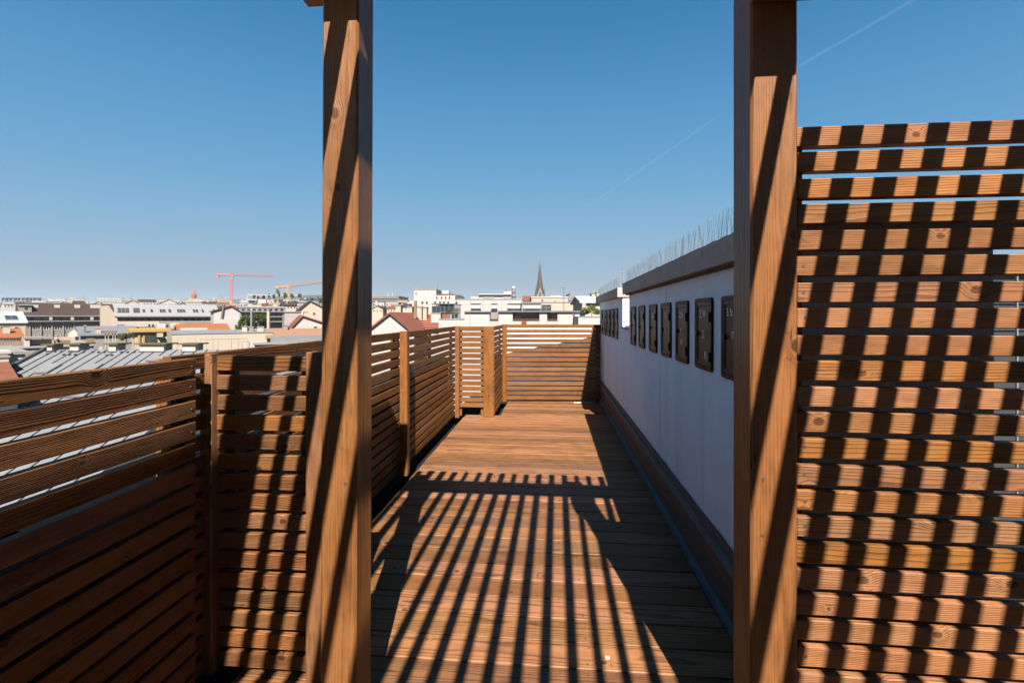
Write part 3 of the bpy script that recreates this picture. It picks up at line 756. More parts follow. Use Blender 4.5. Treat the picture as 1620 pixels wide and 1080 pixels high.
for i, px in enumerate(rng_(50, 160, 8)): b.part('balcony_door', px - 3, px + 3, 501.5, 507, M['glassdark'] if i % 2 else M['pane'], -0.04, 0.03)
for px in (78, 112, 143): b.part('awning', px, px + 5, 501, 506, M['cream'], -0.8, 0.5)
for px in (57, 75, 92, 107): b.win(px, 530.5, 8, 3)
for px in (72, 105, 134): b.aerial(px, 471, 482, 6)
# --- long building with light grey roof
b = Bld('grey_roofed_block', 'long block with a light grey metal roof, skylights and solar panels', 183, 348, 500, 100, 12, M['taupe'])
b.wall().slope(483, 7, M['greymetal'])
for x0, x1 in ((186, 191), (192.2, 197.5), (198.7, 204)): b.sky(x0, x1, 489, 496, M['panel'], name='solar_panel')
b.sky(211, 221, 489, 496, M['panel'], name='solar_panel')
for x0, x1 in ((226, 229.5), (238.5, 242), (253, 257), (258, 262), (267, 271), (281, 284.5), (285.5, 289), (290, 293.5), (306, 309.5), (310.5, 314), (320, 323), (338, 341)): b.sky(x0, x1, 491, 495.5)
b.part('gable_wall', 176, 186, 500, 545, M['cream'], -0.1, 0.5)
b.part('eaves', 183, 349, 500, 501.2, M['palerail'], -0.8, 0.8)
for i, px in enumerate(rng_(190, 340, 14)): b.part('window', px - (2.2 + (i % 3)), px + 3, 503, 507.5, M['pane'], -0.06, 0.05)
b.part('balcony_parapet', 184, 252, 508, 517, M['pinkish'], -0.9, 0.3); b.part('balcony_parapet', 253, 348, 507.5, 510.5, M['grey'], -1.0, 0.3)
for px in (236, 242, 287, 318): b.part('window', px - 1.5, px + 1.5, 513, 516, M['pane'], -1.0, 0.08)
for px in (215, 262, 300): b.aerial(px, 475, 485, 7)
g = Bld('cream_gable_block', 'cream wedge-shaped fire wall between brown and grey roofs', 160, 182, 500, 97, 3, M['cream'])
MB().prism([(g.lx(160), g.lz(484)), (g.lx(160), g.lz(530)), (g.lx(184), g.lz(530)), (g.lx(184), g.lz(500)), (g.lx(172), g.lz(483))], 0, 4).build('wall', M['cream'], g.root)

# --- yellow roof house, small tree and clutter in front
b = Bld('yellow_house', 'yellow penthouse with a flat roof, green door and small awning', 213, 264, 525, 42, 6, M['cream'])
b.wall().flat(M['yellow'], 0.22, 0.35)
b.part('door_frame', 226, 237, 528, 542, M['yellow'], -0.12, 0.1); b.part('door', 229, 236, 530, 541, M['glassdark'], -0.16, 0.05)
b.part('window', 238, 248, 527, 541, M['glassdark'], -0.1, 0.08); b.part('awning', 249, 258, 527, 533, M['cream'], -0.9, 0.8)
b.part('parapet', 218, 222, 527, 543, M['yellow'], -0.14, 0.1)
b = Bld('slate_roof_house', 'low dark slate roof beside the yellow penthouse', 128, 216, 530, 47, 8, M['grey'])
b.wall().slope(518, 4, M['zinc']); b.chim(152, 160, 520, 531, 0.2, M['cream'], 0.8)
b.chim(133, 136, 516, 532, 0.5, M['rail'], 0.3)
b = Bld('lead_cowl_house', 'grey zinc roof with a tall rounded dormer in front of the cream gable', 180, 275, 522, 58, 8, M['grey'])
b.wall().flat(M['zinc'], 0.2); b.chim(186, 197, 513, 526, 0.5, M['zinc'], 1.5, False, 'dormer'); b.chim(213, 220, 517, 524, 1.0, M['dark'], 1.2, False, 'vent_box')
b.chim(249, 262, 512, 516, 2, M['palemetal'], 2.0, False, 'vent_box'); b.chim(270, 285, 511, 517, 2, M['white'], 2.0, False, 'vent_box'); b.part('balcony_box', 275, 284, 514, 517, M['yellow'], 1.5, 0.5)
b = Bld('small_pavilion', 'little planted pavilion on white posts behind the zinc roof', 165, 186, 560, 30, 3, M['grey'])
b.wall()
for px in (166, 171, 178, 182): b.part('column', px, px + 1.1, 526, 562, M['white'], 0.1, 0.08)
b.part('roof', 164, 186, 523.5, 527, M['wooddeck'], 0.0, 1.6)
b.part('crate', 149, 154, 545, 556, M['palerail'], -0.3, 0.4); b.part('crate', 156, 162, 549, 556, M['white'], -0.3, 0.4)
# --- long cream wall
b = Bld('cream_wall_house', 'long cream parapet wall with black railing behind the fence', 272, 432, 527.5, 33, 9, M['cream'])
b.wall().flat(M['palerail'], 0.05, 0.04)
for px in (281, 309, 317, 327, 337, 345, 366, 377, 392): b.part('rail_post', px, px + 0.5, 536, 553, M['rail'], -0.7, 0.03)
b.part('handrail', 318, 392, 536, 536.6, M['rail'], -0.7, 0.03)
b.part('lower_wall', 384, 432, 540, 560, M['white'], -0.5, 0.4)
b = Bld('orange_roof_house', 'white block with a bright orange tiled roof', 285, 361, 526, 44, 6, M['white'])
b.wall().slope(514.5, 3, M['orangeroof'])
b.part('fire_wall', 285, 328, 518.5, 530, M['white'], -0.3, 0.3)
# --- white gable block
b = Bld('white_gable_block', 'tall white windowless gable wall with a dark flue pipe', 338, 379, 493, 72, 8, M['white'])
b.wall().gable(366, 485, M['brownroof'])
MB().tube((b.lx(350), -0.2, b.lz(508)), (b.lx(353.5), -0.2, b.lz(482)), 0.16).build('flue_pipe', M['rail'], b.root)
b.part('lower_wall', 340, 377, 505, 526, M['white'], -0.5, 0.5)
# --- apartments behind the trees
b = Bld('balcony_block', 'grey apartment block with stacked balconies behind the roof trees', 378, 452, 487, 90, 10, M['grey'])
b.wall().flat(M['greymetal'], 0.3)
for yy in (489, 497, 505):
    b.part('balcony', 380, 450, yy + 3, yy + 4.5, M['palerail'], -1.0, 1.0)
    for i, px in enumerate(rng_(385, 446, 8)): b.part('window', px - 2.5, px + 2, yy - 0.5, yy + 3, M['pane'], -0.06, 0.05)
for px in (392, 415, 432): b.chim(px, px + 7, 480, 486, 2, M['cream'] if px != 415 else M['redroof'], 1.5)
b = Bld('terraced_block', 'white stepped building with rooftop trellis and planters on the skyline', 391, 476, 482, 210, 20, M['white'])
b.wall().flat(M['greymetal'], 0.4)
b.part('terrace', 405, 472, 474, 483, M['white'], 4, 12); b.part('glazed_box', 391, 405, 473, 480, M['white'], -0.5, 8); b.part('window', 393, 404, 475, 478.5, M['pane'], -0.7, 0.3)
for px in (391.5, 405, 420, 440, 457, 472): b.part('trellis_post', px, px + 0.9, 466.5, 476, M['white'], 3, 0.4)
b.part('trellis_beam', 391, 473, 466, 467.2, M['white'], 3, 0.4)
# --- houses right of it
b = Bld('cream_gable_house', 'cream house with a pointed gable and brown roof left of the pergola post', 474, 518, 491, 75, 10, M['cream'])
b.wall().gable(491, 477, M['brownroof']); b.win(497, 496, 5, 4); b.win(481, 496, 3, 4)
b = Bld('white_gable_house', 'white gabled house with red-brown roof beside the pergola post', 462, 530, 518, 52, 8, M['white'])
b.wall().gable(479, 501, M['redroof']); b.win(499, 518, 6, 5); b.chim(481, 487, 494, 503, 1.0, M['cream'], 0.8)
b = Bld('grey_fire_wall', 'plain grey fire wall behind the white gabled house', 450, 476, 494, 68, 5, plain('city_lilac', (0.19, 0.165, 0.165)))
b.wall().flat(M['grey'], 0.15)
b = Bld('terracotta_roof_house', 'low house with pale terracotta roof and grey eaves behind the fence', 426, 600, 533, 36, 8, M['zinc'])
b.wall().slope(522, 4, M['terra'])
b.part('gutter', 428, 520, 531, 541, M['zinc'], -0.6, 0.6); b.part('gutter_edge', 400, 520, 541.5, 544, M['palerail'], -1.2, 1.2)
b.chim(383, 391, 517, 526, 3.0, M['white'], 0.8); b.chim(391, 401, 517.5, 526, 3.2, M['grey'], 0.8)
b.chim(407, 417, 517.5, 526, 3.0, M['cream'], 0.8); b.chim(448, 455, 515, 524, 3.0, M['grey'], 0.8)
fl = empty('metal_flue', W3(U(397.5, 38), 38, GZ), TH, 'tall thin steel flue pipe in front of the roof trees', 'flue')
MB().tube((0, 0, 0), (0, 0, Hh(491, 38) - GZ), 0.07, 0.07, 8).build('pipe', M['palerail'], fl); MB().tube((0, 0, Hh(491, 38) - GZ + 0.05), (0, 0, Hh(491, 38) - GZ + 0.16), 0.12, 0.03, 8).build('cowl', M['palerail'], fl)
fl = empty('masonry_flue', W3(U(424, 46), 46, GZ), TH, 'pale slim masonry flue right of the roof trees', 'flue')
MB().box(-0.12, 0.12, 0, 0.25, 0, Hh(491, 46) - GZ).build('shaft', M['cream'], fl); MB().box(-0.16, 0.16, -0.04, 0.29, Hh(491, 46) - GZ, Hh(490, 46) - GZ).build('cap', M['grey'], fl)

# --- middle, between the pergola posts
b = Bld('distant_office_block', 'distant grey office block with ribbon windows on the skyline', 575, 631, 469, 330, 30, M['taupe'])
b.wall().flat(M['grey'], 0.5)
for yy in (472, 476, 480, 484): b.part('window_band', 589, 630, yy, yy + 1.8, M['pane'], -0.15, 0.2)
for px in (613.5, 620.5): b.part('mast', px, px + 1, 463, 469.5, M['white'], 4, 0.5)
for px in rng_(592, 628, 10): b.part('mullion', px, px + 0.5, 469, 487, M['taupe'], -0.4, 0.3)
b = Bld('white_hospital_block', 'large white stepped block with roof equipment in mid skyline', 655, 690, 458.5, 150, 14, M['white'])
b.wall().flat(M['palerail'], 0.3)
b.part('east_wing', 689.5, 720, 466, 490, M['white'], 0.5, 12); b.part('parapet', 689, 719, 464.8, 466, M['redroof'], 0.3, 1); b.part('roof_cabin', 699, 710, 459.5, 465, M['palemetal'], 4, 4)
b.part('podium', 652, 726, 474.5, 515, M['white'], -3, 3)
for px in (668, 675, 688, 696, 702, 709, 722): b.part('window', px - 1.3, px + 1.6, 477, 480.5, M['pane'], -3.1, 0.15)
for px in (691, 698.5, 705, 711): b.part('window', px - 1.0, px + 1.0, 469, 473, M['pane'], 0.38, 0.15)
b.part('window', 657, 660, 462, 466, M['grey'], -0.1, 0.15)
for px in (659, 664, 668, 673): b.part('roof_unit', px, px + 3, 455.5, 459, M['grey'], 3, 2)
b.part('antenna', 692, 692.5, 450, 466, M['rail'], 3, 0.1); b.part('antenna', 690, 690.4, 455, 466, M['rail'], 3, 0.1)
b = Bld('dome_hall', 'dark arched hall roof right of the white stepped block', 718, 733, 474, 260, 14, M['glassdark'])
b.wall(); 
MB().prism([(b.lx(718), b.lz(475)), (b.lx(733), b.lz(475)), (b.lx(731), b.lz(469)), (b.lx(727), b.lz(466.5)), (b.lx(720), b.lz(466))], 0, 14).build('roof', M['dark'], b.root)
b = Bld('glass_penthouse', 'dark glazed rooftop penthouse with plants and railing', 679, 720, 482, 48, 8, M['glassdark'])
MB().prism([(b.lx(683), b.lz(503)), (b.lx(719), b.lz(503)), (b.lx(719), b.lz(480.5)), (b.lx(683), b.lz(484.5))], 0, 6).build('glazing', M['glassdark'], b.root)
MB().box(b.lx(679), b.lx(720), 0.2, 6, 0, b.lz(503.2)).build('wall', M['white'], b.root)
b.part('roof_edge', 682, 720, 479.8, 481, M['rail'], -0.2, 6.5)
for px in (684, 690, 696, 703, 710, 718): b.part('mullion', px, px + 0.6, 482, 503, M['rail'], -0.1, 0.1)
for yy in (493, 498): b.part('handrail', 695, 730, yy, yy + 0.4, M['palerail'], -1.2, 0.05)
b = Bld('parapet_block', 'white building with blinds and roof railings in the centre skyline', 725, 826, 474, 75, 12, M['white'])
b.wall().flat(M['palerail'], 0.15, 0.05)
b.part('tower', 745, 757, 469, 476, M['white'], 0.6, 4); b.part('upper_storey', 757, 808, 466, 476, M['white'], 1.0, 6); b.part('roof_edge', 757, 809, 464.5, 466, M['palemetal'], 0.6, 7)
b.part('window_band', 764, 782, 469, 473, M['grey'], 0.9, 0.15); b.part('window_band', 796, 808, 469, 474, M['greymetal'], 0.9, 0.15); b.part('stair_tower', 797, 809, 460.5, 466, M['white'], 3, 3); b.part('roof_unit', 799, 802, 458, 461, M['rail'], 3, 1)
for x0, x1 in ((745, 761), (777, 787), (802.5, 825)):
    b.part('blind_box', x0, x1, 480, 482, M['dark'], -0.12, 0.12); b.part('blind', x0, x1, 482, 488, M['palemetal'], -0.08, 0.08); b.part('window', x0, x1, 488, 496, M['pane'], -0.06, 0.06)
for yy in (476.5, 482, 487): b.part('handrail', 655, 810, yy, yy + 0.4, M['palerail'], -9, 0.06)
for px in (659, 690, 728, 744, 764, 793): b.part('rail_post', px, px + 0.5, 474, 495, M['palerail'], -9, 0.06)
# red tiled gable house
b = Bld('white_gable_red_roof_house', 'white gable with red tiled roof and four stubby chimneys right of the left post', 578, 655, 528, 33, 10, M['white'])
b.wall(); b.gable(617.5, 497, M['redroof'])
for (x0, x1, yt, yb) in ((626, 634, 484, 500), (645, 652, 486, 500), (659, 667, 486, 501), (669, 675, 487, 501)):
    o = b.chim(x0, x1, yt, yb, 7.0, M['cream'], 0.75); 
b.part('pole', 654.5, 658.5, 475.5, 504, M['wooddeck'], 5.5, 0.2)
b = Bld('red_roof_row', 'long low red-brown tiled roof behind the fence top', 620, 701, 522, 38, 8, M['white'])
b.wall().slope(500, 4, M['redroof']); 
k_ = b.sl[1]
for i, yy in enumerate(rng_(503, 519, 6)): b.sky(640, 699, yy, yy + 0.7, M['brick'], 0.03, 'tile_course')
b.chim(682, 697, 495.5, 505, 1.0, M['white'], 1.0, True)
b = Bld('low_white_wall_house', 'low white parapet wall left of the wall with recesses', 694, 740, 505.5, 31, 6, M['white'])
b.wall().flat(M['palerail'], 0.06, 0.03); b.chim(712, 715, 497, 506, 0.2, M['palerail'], 0.1, False, 'vent_pipe')
# recessed white wall
b = Bld('recessed_white_wall', 'white roof wall with grey recesses and red sills above the far fence', 733, 917, 512, 27, 5, M['white'])
b.wall(top=b.lz(507))
for x0, x1 in ((735, 774.5), (788.5, 811), (853.5, 865.5), (882, 908.5), (909.5, 917)): b.part('pier', x0, x1, 493.5, 520, M['white'], -0.12, 0.6)
for x0, x1 in ((774.5, 788.5), (811, 853.5), (865.5, 882)):
    b.part('recess_panel', x0, x1, 494, 507, M['grey'], 0.25, 0.3); b.part('sill', x0, x1, 504.4, 505.6, M['redroof'], -0.14, 0.3); b.part('lower_wall', x0, x1, 505.6, 520, M['pinkish'], -0.06, 0.4)
b.part('coping', 733.5, 776, 491.6, 493.5, M['grey'], -0.25, 1.0); b.part('coping', 788, 918, 491.4, 493.5, M['rail'], -0.25, 1.0)
b.part('red_box', 825.5, 833, 506.8, 512.5, M['redroof'], -0.25, 0.2); b.part('downpipe', 906.8, 908.5, 492, 514, M['rail'], -0.2, 0.08)
b.part('notice', 814, 824, 500, 503, M['palemetal'], 0.22, 0.03); b.part('notice', 873, 881, 499, 503, M['palemetal'], 0.22, 0.03); b.part('downpipe', 743, 743.7, 494, 514, M['palerail'], -0.2, 0.05)
# behind it: glazed band and cream block
b = Bld('glazed_band_block', 'low cream block with white blinds and a long window band below the spire', 826, 926, 479, 66, 10, M['cream'])
b.wall().flat(M['palerail'], 0.15, 0.05)
b.part('blind_box', 827, 856, 480, 482, M['dark'], -0.12, 0.1); b.part('blind', 827, 856, 482, 488, M['palemetal'], -0.08, 0.06); b.part('window', 827, 856, 488, 495, M['pane'], -0.06, 0.05)
b.part('screen_panel', 857, 872, 482, 491, M['dark'], -0.3, 0.2); b.part('window', 914, 922, 482, 489, M['glassdark'], -0.06, 0.05)
for px in (813, 825, 830, 855, 864): b.part('rail_post', px, px + 0.5, 484, 494, M['palerail'], -4, 0.06)
b.part('handrail', 800, 880, 486, 486.5, M['palerail'], -4, 0.06)
b = Bld('cream_upper_block', 'cream building with small windows in front of the church', 841, 898, 471, 95, 10, M['cream'])
b.wall().flat(M['palemetal'], 0.25); b.win(858, 475, 4, 3.5); b.win(878, 476.5, 2, 3)
for px in (870, 876, 882): b.part('roof_unit', px, px + 5, 467.5, 471, M['palemetal'], 2, 2)
b = Bld('red_church_nave', 'dull red roofed building left of the spire foot', 829, 853, 476, 130, 10, M['cream'])
b.wall().slope(469, 5, M['redroof'])
b = Bld('mansard_block', 'grey mansard roofed building right of the spire', 896, 922, 476, 160, 14, M['grey'])
b.wall(); MB().prism([(b.lx(896), b.lz(476)), (b.lx(922), b.lz(476)), (b.lx(918), b.lz(470)), (b.lx(912), b.lz(467)), (b.lx(911), b.lz(463.5)), (b.lx(902), b.lz(463.5)), (b.lx(901), b.lz(467.5)), (b.lx(897), b.lz(470))], 0, 12).build('roof', M['zinc'], b.root)
for px in (900, 906, 912): b.part('dormer', px, px + 3, 471, 475, M['grey'], -0.4, 0.8)
b = Bld('white_roof_house', 'white shed roofed house just left of the chimney wall', 921, 952, 479, 40, 6, M['white'])
b.wall().slope(471, 3, M['palemetal']); b.chim(936, 942, 465, 473, 2.5, M['pinkish'], 1.0); b.chim(944, 949, 463, 471, 2.5, M['pinkish'], 1.0); b.part('pier', 921, 927, 479, 494, M['cream'], -0.3, 0.3)
b = Bld('white_end_wall', 'low white parapet right of the recessed wall under the bush', 915, 975, 501.5, 25, 5, M['white'])
b.wall().flat(M['palerail'], 0.04, 0.03)
tw = empty('ventilation_tower', W3(U(812.5, 100), 100, GZ), TH, 'slim pale ventilation tower with a round cap left of the spire', 'tower')
MB().tube((0, 0, 0), (0, 0, Hh(456, 100) - GZ), 0.42, 0.42, 10).build('shaft', M['palerail'], tw); MB().tube((0, 0, Hh(456, 100) - GZ), (0, 0, Hh(452.5, 100) - GZ), 0.5, 0.15, 10).build('cap', M['white'], tw)
for z_ in (478, 470, 463): MB().tube((0, 0, Hh(z_, 100) - GZ), (0, 0, Hh(z_ - 1, 100) - GZ), 0.55, 0.55, 10).build('collar', M['rail'], tw)
an = empty('antenna_pole', W3(U(892, 60), 60, GZ), TH, 'thin antenna pole with a crossbar right of the spire', 'antenna')
MB().tube((0, 0, 0), (0, 0, Hh(455, 60) - GZ), 0.05, 0.04, 6).build('pole', M['rail'], an); MB().box(-0.38, 0.25, -0.03, 0.03, Hh(456, 60) - GZ, Hh(455.3, 60) - GZ).build('crossbar', M['rail'], an); MB().box(-0.42, -0.28, -0.05, 0.05, Hh(456.3, 60) - GZ, Hh(454.6, 60) - GZ).build('head', M['rail'], an)
an = empty('antenna_mast', W3(U(985, 40), 40, GZ), TH, 'short antenna mast rising behind the chimney wall', 'antenna')
MB().tube((0, 0, 0), (0, 0, Hh(423, 40) - GZ), 0.05, 0.03, 6).build('pole', M['rail'], an)
for yy in (428, 433, 437, 441): MB().box(-0.13, 0.13, -0.08, 0.08, Hh(yy + 2.2, 40) - GZ, Hh(yy, 40) - GZ).build('panel', M['palerail'], an)

# --- right, seen through the screen
b = Bld('dark_roofed_neighbour', 'dark slate roofed neighbour glimpsed through the right screen', 1480, 2300, 436, 14, 10, M['dark'])
b.wall().flat(M['darkzinc'], 0.1)
b.part('handrail', 1480, 2300, 446, 447.4, M['palerail'], -0.6, 0.03); b.part('handrail', 1480, 2300, 490, 491.4, M['palerail'], -0.6, 0.03)
for px in (1609, 1760, 1910): b.part('rail_post', px, px + 2.2, 437, 800, M['palerail'], -0.62, 0.05)

# --- churches
def spire(name, label, px, ytip, ybase, wpx, v, mat, pale, pinn=True):
    k = v / F; z0 = Hh(ybase, v) - GZ; z1 = Hh(ytip, v) - GZ; r = wpx * k / 2
    root = empty(name, W3(U(px, v), v, GZ), TH, label, 'church')
    MB().box(-r * 0.95, r * 0.95, -r * 0.95, r * 0.95, 0, z0).build('tower', pale, root)
    m = MB(); n = 8
    for rr_, zz in ((r, z0), (r * 0.86, z0 + (z1 - z0) * 0.10), (r * 0.10, z0 + (z1 - z0) * 0.93), (0.02, z1)):
        for i in range(n):
            a = 2 * math.pi * (i + .5) / n; m.v.append((rr_ * math.cos(a), rr_ * math.sin(a), zz))
    for q in range(3):
        for i in range(n):
            j = (i + 1) % n; m.f.append((q * n + i, q * n + j, (q + 1) * n + j, (q + 1) * n + i))
    m.build('spire', mat, root)
    MB().tube((0, 0, z1 - 0.5), (0, 0, z1 + (z1 - z0) * 0.09), 0.16, 0.06, 5).build('finial', mat, root)
    for i in range(4):
        o = MB().prism([(-r * 0.42, z0 - r * 0.6), (r * 0.42, z0 - r * 0.6), (r * 0.42, z0 + r * 0.35), (0, z0 + r * 1.5), (-r * 0.42, z0 + r * 0.35)], -r * 1.02, -r * 0.5).build('gable', pale, root)
        o.rotation_euler = (0, 0, i * math.pi / 2)
        MB().prism([(-r * 0.18, z0 - r * 0.4), (r * 0.18, z0 - r * 0.4), (r * 0.18, z0 + r * 0.3), (0, z0 + r * 0.7), (-r * 0.18, z0 + r * 0.3)], -r * 1.04, -r * 1.021).build('opening', M['dark'], o)
    if pinn:
        for sx in (-1, 1):
            for sy in (-1, 1):
                o = MB().box(sx * r * .86 - r * .12, sx * r * .86 + r * .12, sy * r * .86 - r * .12, sy * r * .86 + r * .12, z0 - r, z0 + r * 0.7).build('pinnacle', mat, root)
                MB().tube((sx * r * .86, sy * r * .86, z0 + r * .7), (sx * r * .86, sy * r * .86, z0 + r * 2.0), r * .15, 0.02, 4).build('point', mat, o)
    return root
spire('church_spire', 'tall dark stone church spire with pale gables on the skyline', 854, 416, 466, 15, 420, M['stone'], M['palestone'])
spire('brick_church', 'small red brick church spire in the far left skyline', 306.8, 453, 468, 5.2, 600, M['brick'], M['brick'])

# --- cranes
def lattice(m, p, q, w, n, r):
    """square lattice girder"""
    p, q = Vector(p), Vector(q); d = (q - p); L_ = d.length; d.normalize()
    a = d.orthogonal().normalized() * w / 2; bb = d.cross(a).normalized() * w / 2
    cs = [a + bb, a - bb, -a - bb, -a + bb]
    for c in cs: m.tube(p + c, q + c, r, r, 4, False)
    for i in range(n):
        s0 = p + d * (L_ * i / n); s1 = p + d * (L_ * (i + 1) / n)
        for k in range(4): m.tube(s0 + cs[k], s1 + cs[(k + 1) % 4], r * 0.6, r * 0.6, 3, False)
    return m
def crane(label, pxm, v, yj, pxl, pxr, tilt, mat, ytop, luff=None):
    root = empty('tower_crane', W3(U(pxm, v), v, GZ), TH, label, 'crane', 'tower cranes on the skyline')
    k = v / F; zj = Hh(yj, v) - GZ
    lattice(MB(), (0, 0, 0), (0, 0, zj), 2.2 * v / 400, 26, 0.16 * v / 400).build('mast', mat, root)
    L0 = U(pxl, v) - U(pxm, v); L1 = U(pxr, v) - U(pxm, v); s_ = v / 400
    lattice(MB(), (1.2 * s_, 0, zj + 0.8 * s_), (L1, 0, zj + 0.8 * s_ + tilt * k), 1.3 * s_, 22, 0.13 * s_).build('jib', mat, root)
    lattice(MB(), (-1.2 * s_, 0, zj + 0.8 * s_), (L0, 0, zj + 0.8 * s_ - tilt * k * abs(L0 / L1)), 1.4 * s_, 7, 0.15 * s_).build('counter_jib', mat, root)
    MB().box(L0, L0 + 2.6 * s_, -0.8 * s_, 0.8 * s_, zj - 1.2 * s_, zj + 1.0 * s_).build('counterweight', M['cranered'] if mat is M['cranered'] else M['craneyel'], root)
    o = MB().box(0.6 * s_, 2.6 * s_, -1.6 * s_, -0.4 * s_, zj - 2.2 * s_, zj - 0.1 * s_).build('cab', M['white'], root)
    MB().box(0.8 * s_, 2.4 * s_, -1.65 * s_, -1.6 * s_, zj - 1.5 * s_, zj - 0.5 * s_).build('window', M['pane'], o)
    lattice(MB(), (0, 0, zj), (0, 0, Hh(ytop, v) - GZ), 1.4 * s_, 4, 0.13 * s_).build('tower_top', mat, root)
    MB().tube((L1 * 0.18, 0, zj), (L1 * 0.18, 0, zj - 6 * s_), 0.05 * s_, 0.05 * s_, 3).build('hoist_cable', M['rail'], root)
crane('pink-red tower crane standing over the far left rooftops', 366, 400, 436.5, 342, 432, -1.5, M['cranered'], 432.5)
crane('yellow tower crane half hidden behind the left pergola post', 456, 300, 454.5, 437, 530, 10, M['craneyel'], 450)

# --- rooftop sign frame, illegible from here
sg = empty('rooftop_sign', W3(U(32, 320), 320, GZ), TH, 'row of dark letters on a rooftop frame at the far left', 'sign')
MB().box(U(-10, 320) - U(32, 320), U(75, 320) - U(32, 320), 2, 14, 0, Hh(479, 320) - GZ).build('building', M['cream'], sg)
lattice(MB(), (U(1, 320) - U(32, 320), 1, Hh(477.5, 320) - GZ), (U(100, 320) - U(32, 320), 1, Hh(477.5, 320) - GZ), 0.5, 20, 0.1).build('frame', M['rail'], sg)
lattice(MB(), (U(1, 320) - U(32, 320), 1, Hh(472, 320) - GZ), (U(64, 320) - U(32, 320), 1, Hh(472, 320) - GZ), 0.5, 20, 0.1).build('frame', M['rail'], sg)
for px in (3, 9, 15, 22, 28, 35, 41, 47, 53, 60): 
    k = 320 / F; x0 = U(px, 320) - U(32, 320); w_ = k * random.uniform(2.6, 4.2); z0 = Hh(477, 320) - GZ; z1 = Hh(471, 320) - GZ
    m = MB().box(x0, x0 + w_ * 0.3, 0, 0.3, z0, z1).box(x0 + w_ * 0.7, x0 + w_, 0, 0.3, z0 + random.choice((0, 0.9)), z1)
    m.box(x0 + w_ * 0.3, x0 + w_ * 0.7, 0, 0.3, (z0 + z1) / 2 - 0.35, (z0 + z1) / 2 + 0.35)
    m.build('letter', M['dark'], sg)

# --- small far buildings filling the skyline
FL = 'small pale building in the crowded distant skyline'
fr = random.Random(21)
cols = ['white', 'cream', 'pinkish', 'white', 'grey', 'cream', 'white']
FILL = []
RN = {'redroof': 'red', 'brownroof': 'brown', 'greymetal': 'pale grey', 'zinc': 'grey', 'terra': 'terracotta'}
def filler(px, w, yt, v, row='middle'):
    wc = fr.choice(cols); rc_ = 'flat grey'
    b = Bld('distant_house', FL, px, px + w, yt, v, fr.uniform(9, 14), M[wc], group='distant skyline houses')
    b.wall()
    t = fr.random()
    if t < 0.35: b.flat(M[fr.choice(['palerail', 'palemetal', 'grey'])], 0.3)
    elif t < 0.8:
        rk = fr.choice(['redroof', 'brownroof', 'greymetal', 'zinc', 'terra', 'brownroof']); b.slope(yt - fr.uniform(2.5, 4.5), fr.uniform(4, 6), M[rk]); rc_ = RN[rk] + ' pitched'
    else:
        rk = fr.choice(['redroof', 'brownroof', 'zinc']); b.gable(px + w / 2, yt - fr.uniform(3, 5), M[rk]); rc_ = RN[rk] + ' gabled'
    if fr.random() < 0.6: b.aerial(px + w * fr.uniform(.3, .8), yt - fr.uniform(6, 10), yt - 2, 3)
    FILL.append((row, px, b, wc, rc_, w, yt))
    nw = int(w // 4.5)
    for q in range(nw):
        b.part('window', px + (q + .3) * w / nw, px + (q + .3) * w / nw + 1.6, yt + 2, yt + 4.2, M['pane'], -0.08, 0.07)
    if fr.random() < 0.7: b.chim(px + w * .2, px + w * .2 + fr.uniform(2, 4), yt - fr.uniform(3, 6), yt, 3, M[fr.choice(['white', 'cream', 'pinkish'])], 1.0)
x_ = -30
while x_ < 960:
    w = fr.uniform(13, 30)
    if not (650 < x_ < 722): filler(x_, w, fr.uniform(477, 482), fr.uniform(170, 320))
    x_ += w * fr.uniform(0.75, 1.15)
x_ = 180
while x_ < 640:
    w = fr.uniform(12, 26); filler(x_, w, fr.uniform(482, 489), fr.uniform(110, 160), 'near'); x_ += w * fr.uniform(0.9, 1.4)
x_ = -20
while x_ < 960:
    w = fr.uniform(25, 45); filler(x_, w, fr.uniform(474, 478), fr.uniform(420, 600), 'far'); x_ += w * fr.uniform(1.0, 1.6)

# --- wooded hills on the horizon
def hill(v, pts, depth, mat):
    m = MB(); 
    xs = []
    a = pts[0][0]
    n = 90
    for i in range(n + 1):
        px = pts[0][0] + (pts[-1][0] - pts[0][0]) * i / n
        for (x0, y0), (x1, y1) in zip(pts[:-1], pts[1:]):
            if x0 <= px <= x1: t = (px - x0) / (x1 - x0); t = t * t * (3 - 2 * t); yy = y0 + (y1 - y0) * t; break
        xs.append((U(px, v), Hh(yy + random.uniform(-.25, .25), v)))
    for (u, h) in xs:
        for (dv, kk) in ((0, 0.0), (depth * 0.25, 0.55), (depth * 0.5, 0.9), (depth * 0.75, 1.0), (depth, 0.7)):
            m.v.append(tuple(W3(u, v - depth * 0.75 + dv, GZ + (h - GZ) * kk)))
    for i in range(n):
        for k in range(4):
            q = i * 5 + k; m.f.append((q, q + 5, q + 6, q + 1))
    o = m.build('hill', mat); return tag(o, kind='structure')
M_HILL = plain('wooded_hill', (0.018, 0.026, 0.022), 0.95, 0.05, 0.4, 0.02)
hill(2600, [(-300, 486), (100, 481), (330, 478), (430, 470), (520, 466), (600, 471), (640, 474), (700, 478), (800, 480), (1000, 477), (1300, 470), (1900, 478)], 700, M_HILL)

